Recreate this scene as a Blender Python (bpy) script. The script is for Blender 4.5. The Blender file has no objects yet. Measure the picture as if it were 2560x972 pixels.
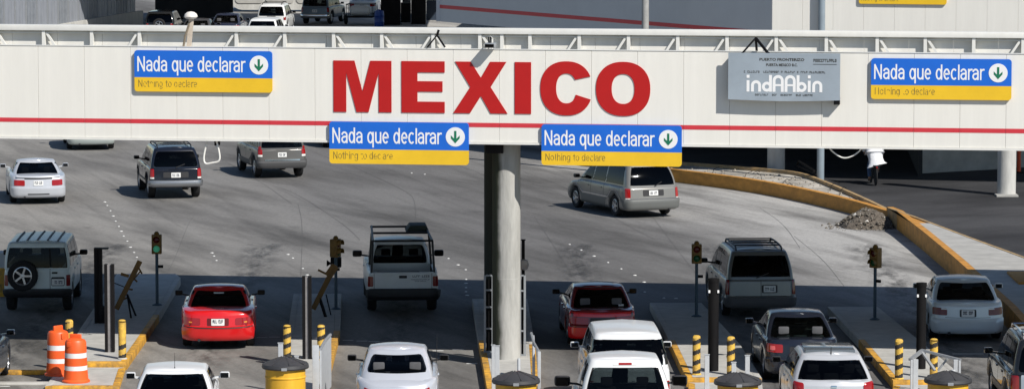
import bpy, bmesh, math, random
from mathutils import Vector, Matrix
random.seed(7)
sc = bpy.context.scene
COL = sc.collection
R = math.radians

# ------------------------------------------------------------------ camera
FPX = 10000.0                       # focal length in photo pixels (2560 wide)
CAM_H = 12.75
PITCH = math.atan(956.0 / FPX)
cam_d = bpy.data.cameras.new('camera'); cam = bpy.data.objects.new('camera', cam_d)
COL.objects.link(cam); sc.camera = cam
cam.location = (0, 0, CAM_H); cam.rotation_euler = (R(90) - PITCH, 0, 0)
cam_d.sensor_width = 36.0; cam_d.lens = FPX / 2560 * 36.0
cam_d.clip_start = 1.0; cam_d.clip_end = 6000.0

# ------------------------------------------------------------------ light
SUN_TRAVEL = Vector((-0.75, 0.85, -1.0)).normalized()
to_sun = -SUN_TRAVEL
SUN_EL = math.asin(to_sun.z); SUN_AZ = math.atan2(to_sun.x, to_sun.y)
wd = bpy.data.worlds.new('World'); sc.world = wd; wd.use_nodes = True
wn = wd.node_tree.nodes; wl = wd.node_tree.links
sky = wn.new('ShaderNodeTexSky'); sky.sky_type = 'NISHITA'; sky.sun_disc = False
sky.sun_elevation = SUN_EL; sky.sun_rotation = SUN_AZ
sky.air_density = 1.0; sky.dust_density = 0.1; sky.ozone_density = 2.5
wl.new(sky.outputs[0], wn['Background'].inputs[0]); wn['Background'].inputs[1].default_value = 0.075
sun_d = bpy.data.lights.new('sun', 'SUN'); sun = bpy.data.objects.new('sun', sun_d); COL.objects.link(sun)
sun_d.energy = 5.0; sun_d.angle = R(0.5); sun_d.color = (1.0, 0.955, 0.885)
sun.rotation_euler = SUN_TRAVEL.to_track_quat('-Z', 'Y').to_euler(); sun.location = (30, -30, 60)
sc.view_settings.view_transform = 'Standard'; sc.view_settings.look = 'None'
sc.view_settings.exposure = 0.12; sc.view_settings.gamma = 1.0; sc.view_settings.use_curve_mapping = False

# ------------------------------------------------------------------ survey helpers: bearings read off the photograph -> ground coordinates
CP, SP = math.cos(PITCH), math.sin(PITCH)
def ray(px, py):
    a = (px - 1280) / FPX; b = (486 - py) / FPX
    return Vector((a, CP + b * SP, -SP + b * CP))
def G(px, py, h=0.0):
    d = ray(px, py); t = (CAM_H - h) / -d.z
    return Vector((d.x * t, d.y * t, h))
def at_Y(px, py, Y):
    d = ray(px, py); t = Y / d.y
    return Vector((d.x * t, Y, CAM_H + d.z * t))
def top_h(Y, py):
    return at_Y(1280, py, Y).z
def plane_hit(px, py, p0, n):
    d = ray(px, py); o = Vector((0, 0, CAM_H))
    t = (p0 - o).dot(n) / d.dot(n)
    return o + d * t

# ------------------------------------------------------------------ materials
MATS = {}
def mat(name, col, rough=0.5, metal=0.0, coat=0.0, var=0.0, vscale=6.0, bump=0.0, bscale=40.0, spec=0.5, streak=None, emit=0.0, dirt=None):
    if name in MATS: return MATS[name]
    m = bpy.data.materials.new(name); m.use_nodes = True
    nt = m.node_tree; b = nt.nodes['Principled BSDF']; L = nt.links
    b.inputs['Base Color'].default_value = (*col, 1); b.inputs['Roughness'].default_value = rough
    b.inputs['Metallic'].default_value = metal; b.inputs['Coat Weight'].default_value = coat
    b.inputs['Coat Roughness'].default_value = 0.05
    b.inputs['Specular IOR Level'].default_value = spec
    if emit:
        b.inputs['Emission Color'].default_value = (*col, 1); b.inputs['Emission Strength'].default_value = emit
    if var or bump:
        tc = nt.nodes.new('ShaderNodeTexCoord'); mp = nt.nodes.new('ShaderNodeMapping')
        L.new(tc.outputs['Object'], mp.inputs[0])
        if streak: mp.inputs['Scale'].default_value = streak
    if var:
        n = nt.nodes.new('ShaderNodeTexNoise'); n.inputs['Scale'].default_value = vscale; n.inputs['Detail'].default_value = 7
        n.inputs['Roughness'].default_value = 0.65
        L.new(mp.outputs[0], n.inputs['Vector'])
        r = nt.nodes.new('ShaderNodeValToRGB')
        lo = tuple(c * (1 - var) for c in (dirt or col)); hi = tuple(min(1, c * (1 + var * 0.6)) for c in col)
        r.color_ramp.elements[0].position = 0.3; r.color_ramp.elements[1].position = 0.68
        r.color_ramp.elements[0].color = (*lo, 1); r.color_ramp.elements[1].color = (*hi, 1)
        L.new(n.outputs[0], r.inputs[0]); L.new(r.outputs[0], b.inputs['Base Color'])
    if bump:
        n2 = nt.nodes.new('ShaderNodeTexNoise'); n2.inputs['Scale'].default_value = bscale; n2.inputs['Detail'].default_value = 5
        L.new(mp.outputs[0], n2.inputs['Vector'])
        bp = nt.nodes.new('ShaderNodeBump'); bp.inputs['Strength'].default_value = bump; bp.inputs['Distance'].default_value = 0.02
        L.new(n2.outputs[0], bp.inputs['Height']); L.new(bp.outputs[0], b.inputs['Normal'])
    MATS[name] = m
    return m

def road_mat(name, cA, cB, cStain, ang, sx, sy):
    """worn concrete / asphalt: large patches, rubber streaks along the traffic, fine grain"""
    m = bpy.data.materials.new(name); m.use_nodes = True; nt = m.node_tree; N = nt.nodes; L = nt.links
    b = N['Principled BSDF']; b.inputs['Roughness'].default_value = 0.8; b.inputs['Specular IOR Level'].default_value = 0.25
    tc = N.new('ShaderNodeTexCoord')
    def noise(scale, detail, rot=0, s=(1, 1, 1), rough=0.6):
        mp = N.new('ShaderNodeMapping'); mp.inputs['Rotation'].default_value = (0, 0, rot)
        mp2 = N.new('ShaderNodeMapping'); mp2.inputs['Scale'].default_value = s
        L.new(tc.outputs['Object'], mp.inputs[0]); L.new(mp.outputs[0], mp2.inputs[0])
        n = N.new('ShaderNodeTexNoise'); n.inputs['Scale'].default_value = scale; n.inputs['Detail'].default_value = detail
        n.inputs['Roughness'].default_value = rough
        L.new(mp2.outputs[0], n.inputs['Vector']); return n.outputs[0]
    def ramp(src, p0, p1, c0, c1):
        r = N.new('ShaderNodeValToRGB'); e = r.color_ramp.elements
        e[0].position = p0; e[1].position = p1; e[0].color = (*c0, 1); e[1].color = (*c1, 1)
        L.new(src, r.inputs[0]); return r.outputs[0]
    def mix(fac, a, b_, mode='MIX'):
        x = N.new('ShaderNodeMix'); x.data_type = 'RGBA'; x.blend_type = mode
        if isinstance(fac, float): x.inputs[0].default_value = fac
        else: L.new(fac, x.inputs[0])
        L.new(a, x.inputs[6])
        L.new(b_, x.inputs[7]); return x.outputs[2]
    def rgb(c):
        x = N.new('ShaderNodeRGB'); x.outputs[0].default_value = (*c, 1); return x.outputs[0]
    base = ramp(noise(0.09, 4), 0.35, 0.68, cA, cB)
    st = ramp(noise(1.0, 5, -ang, (sx * .55, sy, 1)), 0.42, 0.68, (0, 0, 0), (1, 1, 1))
    bw = N.new('ShaderNodeMath'); bw.operation = 'MULTIPLY'; bw.inputs[1].default_value = 0.8
    L.new(st, bw.inputs[0])
    c1 = mix(bw.outputs[0], base, rgb(cStain))
    st2 = ramp(noise(1.0, 8, -ang * 0.6, (sx * 3, sy * 0.8, 1)), 0.52, 0.7, (0, 0, 0), (1, 1, 1))
    bw2 = N.new('ShaderNodeMath'); bw2.operation = 'MULTIPLY'; bw2.inputs[1].default_value = 0.3
    L.new(st2, bw2.inputs[0])
    c2 = mix(bw2.outputs[0], c1, rgb(cStain))
    blot = ramp(noise(0.55, 5), 0.62, 0.74, (0, 0, 0), (1, 1, 1))
    bw3 = N.new('ShaderNodeMath'); bw3.operation = 'MULTIPLY'; bw3.inputs[1].default_value = 0.4
    L.new(blot, bw3.inputs[0])
    c3 = mix(bw3.outputs[0], c2, rgb(tuple(c * 0.6 for c in cStain)))
    grain = ramp(noise(9.0, 6, 0, (1, .35, 1)), 0.3, 0.7, (0.88, 0.88, 0.88), (1.08, 1.08, 1.08))
    c4 = mix(1.0, c3, grain, 'MULTIPLY')
    g2 = ramp(noise(26.0, 3, 0, (1, .5, 1), .8), 0.3, 0.7, (0.82, 0.82, 0.82), (1.14, 1.14, 1.13))
    c5 = mix(1.0, c4, g2, 'MULTIPLY')
    L.new(c5, b.inputs['Base Color'])
    bp = N.new('ShaderNodeBump'); bp.inputs['Strength'].default_value = 0.25; bp.inputs['Distance'].default_value = 0.01
    L.new(noise(30, 4), bp.inputs['Height']); L.new(bp.outputs[0], b.inputs['Normal'])
    MATS[name] = m
    return m

# ------------------------------------------------------------------ object helpers
def tag(o, label=None, cat=None, group=None, kind=None):
    if label: o['label'] = label
    if cat: o['category'] = cat
    if group: o['group'] = group
    if kind: o['kind'] = kind
    return o
def empty(name, loc=(0, 0, 0), rz=0.0, label=None, cat=None, group=None):
    o = bpy.data.objects.new(name, None); COL.objects.link(o)
    o.location = loc; o.rotation_euler = (0, 0, rz); o.empty_display_size = 0.2
    return tag(o, label, cat, group)
def link(name, me, parent=None, loc=None, rot=None):
    o = bpy.data.objects.new(name, me); COL.objects.link(o)
    if parent is not None: o.parent = parent
    if loc is not None: o.location = loc
    if rot is not None: o.rotation_euler = rot
    return o
def copy_tree(o, parent=None):
    c = o.copy(); COL.objects.link(c); c.parent = parent
    for ch in [x for x in COL.objects if x.parent == o]:
        copy_tree(ch, c)
    return c

class MB:
    def __init__(s): s.v = []; s.f = []; s.mi = []
    def add(s, vs, fs, mi=0):
        k = len(s.v); s.v += [tuple(p) for p in vs]
        for f in fs: s.f.append([i + k for i in f]); s.mi.append(mi)
        return s
    def box(s, x0, x1, y0, y1, z0, z1, mi=0):
        v = [(x, y, z) for x in (x0, x1) for y in (y0, y1) for z in (z0, z1)]
        return s.add(v, [(0, 1, 3, 2), (4, 6, 7, 5), (0, 4, 5, 1), (2, 3, 7, 6), (0, 2, 6, 4), (1, 5, 7, 3)], mi)
    def beam(s, a, b, w, h=None, up=(0, 0, 1), mi=0):
        a = Vector(a); b = Vector(b); d = (b - a).normalized(); h = h or w
        u = Vector(up)
        if abs(d.dot(u)) > 0.98: u = Vector((0, 1, 0))
        x = d.cross(u).normalized(); z = x.cross(d).normalized()
        v = []
        for p in (a, b):
            for i, j in ((-1, -1), (1, -1), (1, 1), (-1, 1)): v.append(p + x * (w / 2 * i) + z * (h / 2 * j))
        return s.add(v, [(0, 1, 2, 3), (7, 6, 5, 4), (0, 4, 5, 1), (1, 5, 6, 2), (2, 6, 7, 3), (3, 7, 4, 0)], mi)
    def tube(s, pts, r, n=8, mi=0, cap=True):
        pts = [Vector(p) for p in pts]; rs = r if isinstance(r, (list, tuple)) else [r] * len(pts)
        rings = []; prev = None
        for i, p in enumerate(pts):
            d = (pts[min(i + 1, len(pts) - 1)] - pts[max(i - 1, 0)]).normalized()
            if prev is None: x = d.orthogonal().normalized()
            else:
                x = prev - d * prev.dot(d)
                x = x.normalized() if x.length > 1e-6 else d.orthogonal().normalized()
            prev = x; y = d.cross(x)
            rings.append([p + (x * math.cos(2 * math.pi * k / n) + y * math.sin(2 * math.pi * k / n)) * rs[i] for k in range(n)])
        v = [q for ring in rings for q in ring]; f = []
        for i in range(len(pts) - 1):
            for k in range(n): f.append((i * n + k, i * n + (k + 1) % n, (i + 1) * n + (k + 1) % n, (i + 1) * n + k))
        if cap: f.append(tuple(reversed(range(n)))); f.append(tuple(range((len(pts) - 1) * n, len(pts) * n)))
        return s.add(v, f, mi)
    def lathe(s, prof, n=20, c=(0, 0, 0), axis='z', mi=0, cap=True):
        """prof = [(r, h)]"""
        v = []; f = []
        for r, h in prof:
            for k in range(n):
                a = 2 * math.pi * k / n; x, y = r * math.cos(a), r * math.sin(a)
                p = (x, y, h) if axis == 'z' else ((h, x, y) if axis == 'x' else (y, h, x))
                v.append((p[0] + c[0], p[1] + c[1], p[2] + c[2]))
        for i in range(len(prof) - 1):
            for k in range(n): f.append((i * n + k, i * n + (k + 1) % n, (i + 1) * n + (k + 1) % n, (i + 1) * n + k))
        if cap and prof[0][0] > 1e-4: f.append(tuple(reversed(range(n))))
        if cap and prof[-1][0] > 1e-4: f.append(tuple(range((len(prof) - 1) * n, len(prof) * n)))
        return s.add(v, f, mi)
    def prism(s, poly, y0, y1, mi=0):
        """polygon in x,z extruded along y"""
        n = len(poly); v = [(x, y0, z) for x, z in poly] + [(x, y1, z) for x, z in poly]
        f = [tuple(range(n)), tuple(reversed(range(n, 2 * n)))]
        for i in range(n): f.append((i, i + n, (i + 1) % n + n, (i + 1) % n))
        return s.add(v, f, mi)
    def slab(s, poly, z0, z1, mi=0):
        """polygon in x,y extruded along z"""
        n = len(poly); v = [(p[0], p[1], z0) for p in poly] + [(p[0], p[1], z1) for p in poly]
        f = [tuple(reversed(range(n))), tuple(range(n, 2 * n))]
        for i in range(n): f.append((i, (i + 1) % n, (i + 1) % n + n, i + n))
        return s.add(v, f, mi)
    def mesh(s, name, mats, smooth=True, angle=35, bevel=0.0, bseg=2, fix=True):
        bm = bmesh.new()
        vs = [bm.verts.new(p) for p in s.v]
        for f, mi in zip(s.f, s.mi):
            try:
                q = bm.faces.new([vs[i] for i in f]); q.material_index = mi
            except ValueError: pass
        if bevel or fix: bmesh.ops.remove_doubles(bm, verts=bm.verts, dist=1e-5)
        if fix: bmesh.ops.recalc_face_normals(bm, faces=bm.faces)
        if bevel:
            es = [e for e in bm.edges if len(e.link_faces) == 2 and e.calc_face_angle(0) > R(30)]
            bmesh.ops.bevel(bm, geom=es, offset=bevel, segments=bseg, affect='EDGES', profile=0.6, clamp_overlap=True)
        me = bpy.data.meshes.new(name); bm.to_mesh(me); bm.free()
        for m in (mats if isinstance(mats, (list, tuple)) else [mats]): me.materials.append(m)
        if smooth:
            me.polygons.foreach_set('use_smooth', [True] * len(me.polygons)); me.set_sharp_from_angle(angle=R(angle))
        return me
    def build(s, name, mats, parent=None, loc=None, rot=None, **k):
        return link(name, s.mesh(name, mats, **k), parent, loc, rot)

def text_mesh(txt, rect, thick, m, name, bold=0.0, y=0.0, shear=0.0):
    """lettering fitted into rect (x0, x1, z0, z1), facing -y"""
    cu = bpy.data.curves.new('t', 'FONT'); cu.body = txt; cu.size = 1; cu.offset = bold; cu.resolution_u = 3
    o = bpy.data.objects.new('t', cu); COL.objects.link(o)
    dg = bpy.context.evaluated_depsgraph_get(); me = bpy.data.meshes.new_from_object(o.evaluated_get(dg))
    bpy.data.objects.remove(o); bpy.data.curves.remove(cu)
    xs = [v.co.x for v in me.vertices]; ys = [v.co.y for v in me.vertices]
    a0, a1, b0, b1 = min(xs), max(xs), min(ys), max(ys); x0, x1, z0, z1 = rect
    bm = bmesh.new(); bm.from_mesh(me)
    for v in bm.verts:
        u = (v.co.x - a0) / (a1 - a0); w = (v.co.y - b0) / (b1 - b0)
        v.co = (x0 + u * (x1 - x0), y, z0 + w * (z1 - z0))
    bmesh.ops.recalc_face_normals(bm, faces=bm.faces)
    if bm.faces:
        for f in bm.faces:
            if f.normal.y > 0: f.normal_flip()
        r = bmesh.ops.extrude_face_region(bm, geom=bm.faces[:])
        bmesh.ops.translate(bm, verts=[g for g in r['geom'] if isinstance(g, bmesh.types.BMVert)], vec=(0, -thick, 0))
        bmesh.ops.recalc_face_normals(bm, faces=bm.faces)
    bm.to_mesh(me); bm.free(); me.materials.clear(); me.materials.append(m); me.name = name
    return me
def glyph_blocks(rect, n, m, name, y, thick=0.004, seed=1, gaps=()):
    """illegible small print: uneven dark strokes, as far as the photograph resolves them"""
    rnd = random.Random(seed); x0, x1, z0, z1 = rect; w = (x1 - x0) / n; b = MB(); h = z1 - z0
    for i in range(n):
        if i in gaps: continue
        a = x0 + i * w; k = rnd.random()
        b.box(a + w * .08, a + w * .3, y - thick, y, z0, z1)
        if k < .75: b.box(a + w * .3, a + w * .8, y - thick, y, z1 - h * .28, z1)
        if k > .3: b.box(a + w * .3, a + w * .8, y - thick, y, z0, z0 + h * .25)
        if .2 < k < .6: b.box(a + w * .6, a + w * .82, y - thick, y, z0 + h * .25, z1 - h * .28)
    return b.mesh(name, m, smooth=False)
def small_print(name, me, parent):
    o = link(name, me, parent); o['kind'] = 'stuff'; return o
def rrect(x0, x1, z0, z1, r, n=5):
    p = []
    for cx, cz, a0 in ((x1 - r, z0 + r, -90), (x1 - r, z1 - r, 0), (x0 + r, z1 - r, 90), (x0 + r, z0 + r, 180)):
        for k in range(n + 1):
            a = R(a0 + 90 * k / n); p.append((cx + r * math.cos(a), cz + r * math.sin(a)))
    return p
def tab(t, x):
    if x <= t[0][0]: return t[0][1]
    for (a, b), (c, d) in zip(t, t[1:]):
        if x <= c: return b + (d - b) * (x - a) / max(c - a, 1e-9)
    return t[-1][1]
def stab(t, x):
    """smoothed table"""
    return sum(tab(t, x + d) * w for d, w in ((-.1, .2), (-.05, .2), (0, .2), (.05, .2), (.1, .2)))

# plain sans stroke lettering for the lane signs (cap height 1, x-height .74)
def _arc(cx, cz, rx, rz, a0, a1, n=14): return [(cx + rx * math.cos(R(a0 + (a1 - a0) * k / n)), cz + rz * math.sin(R(a0 + (a1 - a0) * k / n))) for k in range(n + 1)]
_X = .74
GLY = {
 'N': (.76, [[(.06, 0), (.06, 1)], [(.06, 1), (.58, 0)], [(.58, 0), (.58, 1)]]),
 'a': (.60, [_arc(.25, .52, .20, .20, 165, 0) + [(.45, 0)], [(.45, .43)] + _arc(.24, .215, .19, .195, 85, 300, 16) + [(.45, .17)]]),
 'd': (.64, [_arc(.26, .37, .20, .35, 0, 360, 24), [(.48, 1.02), (.48, 0)]]),
 'q': (.64, [_arc(.26, .37, .20, .35, 0, 360, 24), [(.48, .73), (.48, -.28)]]),
 'u': (.62, [[(.07, .73), (.07, .24)] + _arc(.265, .22, .195, .20, 180, 345, 10)[1:], [(.47, .73), (.47, 0)]]),
 'e': (.60, [[(.06, .38), (.47, .38)] + _arc(.265, .37, .205, .35, 2, 318, 22)]),
 'c': (.55, [_arc(.27, .37, .21, .35, 45, 315, 20)]),
 'l': (.25, [[(.11, 1.02), (.11, 0)]]),
 'r': (.39, [[(.08, .73), (.08, 0)], _arc(.30, .46, .22, .25, 180, 75, 8)]),
 'o': (.62, [_arc(.28, .37, .22, .35, 0, 360, 24)]),
 't': (.38, [[(.16, .95), (.16, .14)] + _arc(.27, .13, .11, .11, 180, 280, 6), [(.02, .70), (.32, .70)]]),
 'h': (.62, [[(.08, 1.02), (.08, 0)], _arc(.275, .5, .195, .22, 180, 0, 12) + [(.47, 0)]]),
 'n': (.62, [[(.08, .73), (.08, 0)], _arc(.275, .5, .195, .22, 180, 0, 12) + [(.47, 0)]]),
 'i': (.25, [[(.11, .73), (.11, 0)], [(.11, .90), (.11, 1.0)]]),
 'g': (.64, [_arc(.26, .37, .20, .35, 0, 360, 24), [(.48, .73), (.48, -.06)] + _arc(.27, -.06, .21, .2, 0, -150, 12)]),
 ' ': (.32, [])}
def stroke_text(txt, rect, m, name, y, sw=.11, wear=0.0, seed=3):
    b = MB(); x = 0; P = []; rnd = random.Random(seed)
    for ch in txt:
        adv, st = GLY[ch]
        for pl in st: P.append([(x + px_, pz) for px_, pz in pl])
        x += adv
    zs = [q[1] for pl in P for q in pl]; z0, z1 = min(zs) - sw / 2, max(zs) + sw / 2
    x0, x1, r0, r1 = rect; sx_ = (x1 - x0) / x; sz_ = (r1 - r0) / (z1 - z0)
    for k, pl in enumerate(P):
        v = []
        for i, p in enumerate(pl):
            a = pl[max(i - 1, 0)]; c = pl[min(i + 1, len(pl) - 1)]
            d = Vector((c[0] - a[0], c[1] - a[1])).normalized(); n = Vector((-d.y, d.x)) * sw / 2
            e = d * (sw * .3 if i == len(pl) - 1 else (-sw * .3 if i == 0 else 0))
            if len(pl) > 20: e = d * 0
            for sg in (1, -1):
                q = (p[0] + n.x * sg + e.x, p[1] + n.y * sg + e.y)
                v.append((x0 + q[0] * sx_, y - .00015 * (k % 7), r0 + (q[1] - z0) * sz_))
        fs = [(2 * i, 2 * i + 1, 2 * i + 3, 2 * i + 2) for i in range(len(pl) - 1) if rnd.random() >= wear]
        b.add(v, fs)
    return b.mesh(name, m, smooth=False, fix=False)
# ------------------------------------------------------------------ vehicle library
def glass(name, tint, gloss=.05):
    """thin tinted pane: sees through to the interior, mirrors the sky more at grazing angles"""
    m = bpy.data.materials.new(name); m.use_nodes = True; nt = m.node_tree; N = nt.nodes; L = nt.links
    N.remove(N['Principled BSDF']); out = N['Material Output']
    tr = N.new('ShaderNodeBsdfTransparent'); tr.inputs[0].default_value = (*tint, 1)
    gl = N.new('ShaderNodeBsdfGlossy'); gl.inputs['Roughness'].default_value = gloss; gl.inputs[0].default_value = (.9, .92, .95, 1)
    lw = N.new('ShaderNodeFresnel'); lw.inputs[0].default_value = 1.28
    mx = N.new('ShaderNodeMixShader'); L.new(lw.outputs[0], mx.inputs[0]); L.new(tr.outputs[0], mx.inputs[1]); L.new(gl.outputs[0], mx.inputs[2])
    L.new(mx.outputs[0], out.inputs[0]); MATS[name] = m; return m
M_GLASS = glass('tinted_glass', (.16, .17, .18)); M_GLASS_G = glass('green_tinted_glass', (.30, .37, .36)); M_GLASS_D = glass('dark_tinted_glass', (.045, .05, .055))
M_LINER = mat('cabin_trim', (.10, .10, .10), .8); M_SEAT = mat('seat_fabric', (.09, .09, .095), .85, var=.2, vscale=8)
M_RUB = mat('tyre_rubber', (0.012, 0.012, 0.013), 0.85, var=.3, vscale=12)
M_BLK = mat('black_plastic', (0.018, 0.018, 0.02), 0.55, var=.25, vscale=9)
M_RIM = mat('wheel_alloy', (0.55, 0.56, 0.58), 0.3, 0.9)
M_CHR = mat('chrome', (0.75, 0.76, 0.78), 0.12, 1.0)
M_RED = mat('red_lens', (0.30, 0.008, 0.008), 0.12, 0, 0.6)
M_DRED = mat('dark_red_lens', (0.20, 0.008, 0.008), 0.15, 0, 0.6)
M_CLR = mat('clear_lens', (0.75, 0.74, 0.70), 0.12, 0, 0.6)
M_AMB = mat('amber_lens', (0.7, 0.25, 0.03), 0.15, 0, 0.6)
M_PLT = mat('plate_white', (0.72, 0.72, 0.70), 0.4, var=.12, vscale=25)
M_INK = mat('plate_ink', (0.06, 0.07, 0.10), 0.6)
M_UND = mat('underbody_dark', (0.012, 0.012, 0.012), 0.9)

class Shell:
    """closed car-body shell stacked from plan loops; t runs bottom (0) to top (1)"""
    def __init__(s, hw, yr, yf, rr, rf, bowr, bowf, z, ys, plan=lambda y: 1.0, bot=None):
        s.hw, s.yr, s.yf, s.rr, s.rf, s.bowr, s.bowf, s.z, s.ys, s.plan = hw, yr, yf, rr, rf, bowr, bowf, z, ys, plan
        s.cache = {}
    def half(s, t):
        t = round(t, 5)
        if t in s.cache: return s.cache[t]
        hw, yr, yf, rr, rf = s.hw(t), s.yr(t), s.yf(t), s.rr, s.rf
        p = []
        for i in range(5):
            x = (hw - rr) * i / 4; p.append((x, yr + s.bowr * (x / hw) ** 2))
        b = s.bowr * ((hw - rr) / hw) ** 2
        for k in range(1, 6):
            a = R(90 * k / 5); p.append((hw - rr + rr * math.sin(a), yr + b + rr * (1 - math.cos(a))))
        y0 = yr + b + rr; bf = s.bowf * ((hw - rf) / hw) ** 2; y1 = yf - bf - rf
        for f in s.ys:
            if isinstance(f, tuple): p.append((hw, min(max(f[0], y0 + 1e-3 * f[1]), y1 - 1e-3 * (99 - f[1]))))
            else: p.append((hw, y0 + (y1 - y0) * f))
        for k in range(0, 6):
            a = R(90 * k / 5); p.append((hw - rf + rf * math.cos(a), y1 + rf * math.sin(a)))
        for i in range(1, 5):
            x = (hw - rf) * (1 - i / 4); p.append((x, yf - s.bowf * (x / hw) ** 2))
        p = [(x * s.plan(y), y) for x, y in p]
        cum = [0.0]
        for a, b_ in zip(p, p[1:]): cum.append(cum[-1] + math.hypot(b_[0] - a[0], b_[1] - a[1]))
        s.cache[t] = (p, cum); return s.cache[t]
    def P(s, u, t):
        p, c = s.half(t); a = abs(u); sg = 1 if u >= 0 else -1
        for i in range(1, len(c)):
            if a <= c[i] or i == len(c) - 1:
                k = (a - c[i - 1]) / max(c[i] - c[i - 1], 1e-9)
                x = p[i - 1][0] + (p[i][0] - p[i - 1][0]) * k; y = p[i - 1][1] + (p[i][1] - p[i - 1][1]) * k
                return Vector((x * sg, y, s.z(y, t)))
    def s_at_y(s, y, t):
        p, c = s.half(t)
        for i in range(5, len(p)):
            if p[i][1] >= y:
                k = (y - p[i - 1][1]) / max(p[i][1] - p[i - 1][1], 1e-9)
                return c[i - 1] + (c[i] - c[i - 1]) * min(max(k, 0), 1)
        return c[-1]
    def N(s, u, t):
        e = .004; d = .01
        t0, t1 = max(t - d, 0), min(t + d, 1)
        a = s.P(u + e, t) - s.P(u - e, t); b = s.P(u, t1) - s.P(u, t0); n = a.cross(b)
        return n.normalized() if n.length > 1e-9 else Vector((0, -1, 0))
    def loop(s, t, dx=0.0):
        p, _ = s.half(t); n = len(p)
        L = [Vector((x - dx * (1 if x > .3 else 0), y, s.z(y, t))) for x, y in p]
        return L + [Vector((-v.x, v.y, v.z)) for v in reversed(L[1:-1])]
    def shell_mesh(s, mb, ts, crown=.02, cap=None, lip=None, bed=None, hole=None, wins=None):
        n = len(s.half(ts[0])[0]); m = 2 * n - 2
        loops = [s.loop(t) for t in ts]
        v = [q for l in loops for q in l]; f = []
        for i in range(len(ts) - 1):
            for k in range(m):
                q = (i * m + k, i * m + (k + 1) % m, (i + 1) * m + (k + 1) % m, (i + 1) * m + k)
                if wins:
                    def us(kk, t):
                        c = s.half(t)[1]; kk = kk % m
                        return c[kk] if kk < n else -c[m - kk]
                    ta, tb = ts[i], ts[i + 1]; cor = [(us(k, ta), ta), (us(k + 1, ta), ta), (us(k + 1, tb), tb), (us(k, tb), tb)]
                    if k == m - 1: cor[1] = (0.0, ta); cor[2] = (0.0, tb)
                    if abs(cor[0][0] - cor[1][0]) > 1.5: cor[1] = (-cor[1][0], ta); cor[2] = (-cor[2][0], tb)
                    def inside(w_, u, t, e=0.0):
                        a, b = w_[2](t), w_[3](t); a, b = min(a, b), max(a, b)
                        return w_[0] - 1e-6 <= t <= w_[1] + 1e-6 and a - e <= u <= b + e
                    cu = sum(c[0] for c in cor) / 4; ct = (ta + tb) / 2
                    if any(all(inside(w_, u, t, -.004) for u, t in cor) for w_ in wins): continue
                    if any(inside(w_, cu, ct, .0) for w_ in wins): mb.add([v[z] for z in q], [(0, 1, 2, 3)], 1); continue
                f.append(q)
        mb.add(v, f)
        if lip:
            l0 = loops[0]; l1 = []
            for q in l0: l1.append(Vector((math.copysign(max(abs(q.x) - lip, 0), q.x), q.y, q.z)))
            mb.add(l0 + l1, [(k, k + m, (k + 1) % m + m, (k + 1) % m) for k in range(m)], 1)
        top = loops[-1]; cols = (1, .8, .5, 0, -.5, -.8, -1); rows = []
        zc = max(q.z for q in top)
        for k in range(1, n - 1):
            q = top[k]
            if bed and q.y < bed[0]: 
                continue
            rows.append([Vector((q.x * c, q.y, q.z + crown * (1 - c * c))) for c in cols])
        vv = [q for r in rows for q in r]; ff = []; w = len(cols)
        for i in range(len(rows) - 1):
            for j in range(w - 1):
                if hole and 1 <= j <= w - 3 and hole[0] < rows[i][0].y and rows[i + 1][0].y < hole[1]: continue
                ff.append((i * w + j, (i + 1) * w + j, (i + 1) * w + j + 1, i * w + j + 1))
        k = len(vv)
        if not bed:
            vv.append(top[0]); ff += [(k, j, j + 1) for j in range(w - 1)]
        k = len(vv); vv.append(top[n - 1]); b0 = (len(rows) - 1) * w
        ff += [(k, b0 + j + 1, b0 + j) for j in range(w - 1)]
        mb.add(vv, ff)
        if bed:
            yb, zf, wall = bed
            ins = [q for q in top[:n] if q.y < yb]
            # rim and inner walls of the load bed
            rim = []
            for q in ins:
                yy = max(q.y, wall) if q.x < .5 else max(q.y, wall)
                rim.append((q, Vector((min(q.x, s.hw(1) - wall), max(q.y, ins[0].y + wall), q.z))))
            last = Vector((s.hw(1) - wall, yb, rim[-1][1].z)); lo = Vector((s.hw(1), yb, rim[-1][0].z)); rim.append((lo, last))
            for sg in (1, -1):
                A = [Vector((a.x * sg, a.y, a.z)) for a, b in rim]; B = [Vector((b.x * sg, b.y, b.z)) for a, b in rim]
                C = [Vector((b.x, b.y, zf)) for b in B]; q = len(A)
                for U, W, mi in ((A, B, 0), (B, C, 1)):
                    mb.add(U + W, [(i, i + 1, q + i + 1, q + i) for i in range(q - 1)], mi)
                mb.add([Vector((0, B[0].y, zf))] + C + [Vector((0, yb, zf))], [tuple(range(q + 2))], 1)
            W2 = s.hw(1) - wall
            mb.add([(-W2, yb, zf), (W2, yb, zf), (W2, yb, rim[-1][1].z), (-W2, yb, rim[-1][1].z)], [(0, 1, 2, 3)], 0)
    def patch(s, t0, t1, f0, f1, off=.006, rc=.25, ns=10, nt=8, base=-.012, flat=False):
        """raised panel lying on the shell between t0..t1 and s = f0(t)..f1(t), corners rounded"""
        mb = MB(); rows = []
        ks = [0, .03, .09, .2, .4, .6, .8, .91, .97, 1.0]
        for k in ks:
            t = t0 + (t1 - t0) * k
            a, b = f0(t), f1(t); e = min(k, 1 - k)
            hh = abs(s.P((a + b) / 2, t1).z - s.P((a + b) / 2, t0).z)
            rr = rc * min(hh, abs(b - a)) * .5
            d = e * hh
            ins = rr - math.sqrt(max(rr * rr - max(rr - d, 0) ** 2, 0)) if rr > 0 else 0
            sg = 1 if b > a else -1
            a += ins * sg; b -= ins * sg
            rows.append([(a + (b - a) * j / ns, t) for j in range(ns + 1)])
        V = []; W = []
        for r in rows:
            for u, t in r:
                p = s.P(u, t); n = s.N(u, t); V.append(p + n * off); W.append(p + n * base)
        w = ns + 1; h = len(rows); f = []
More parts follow.
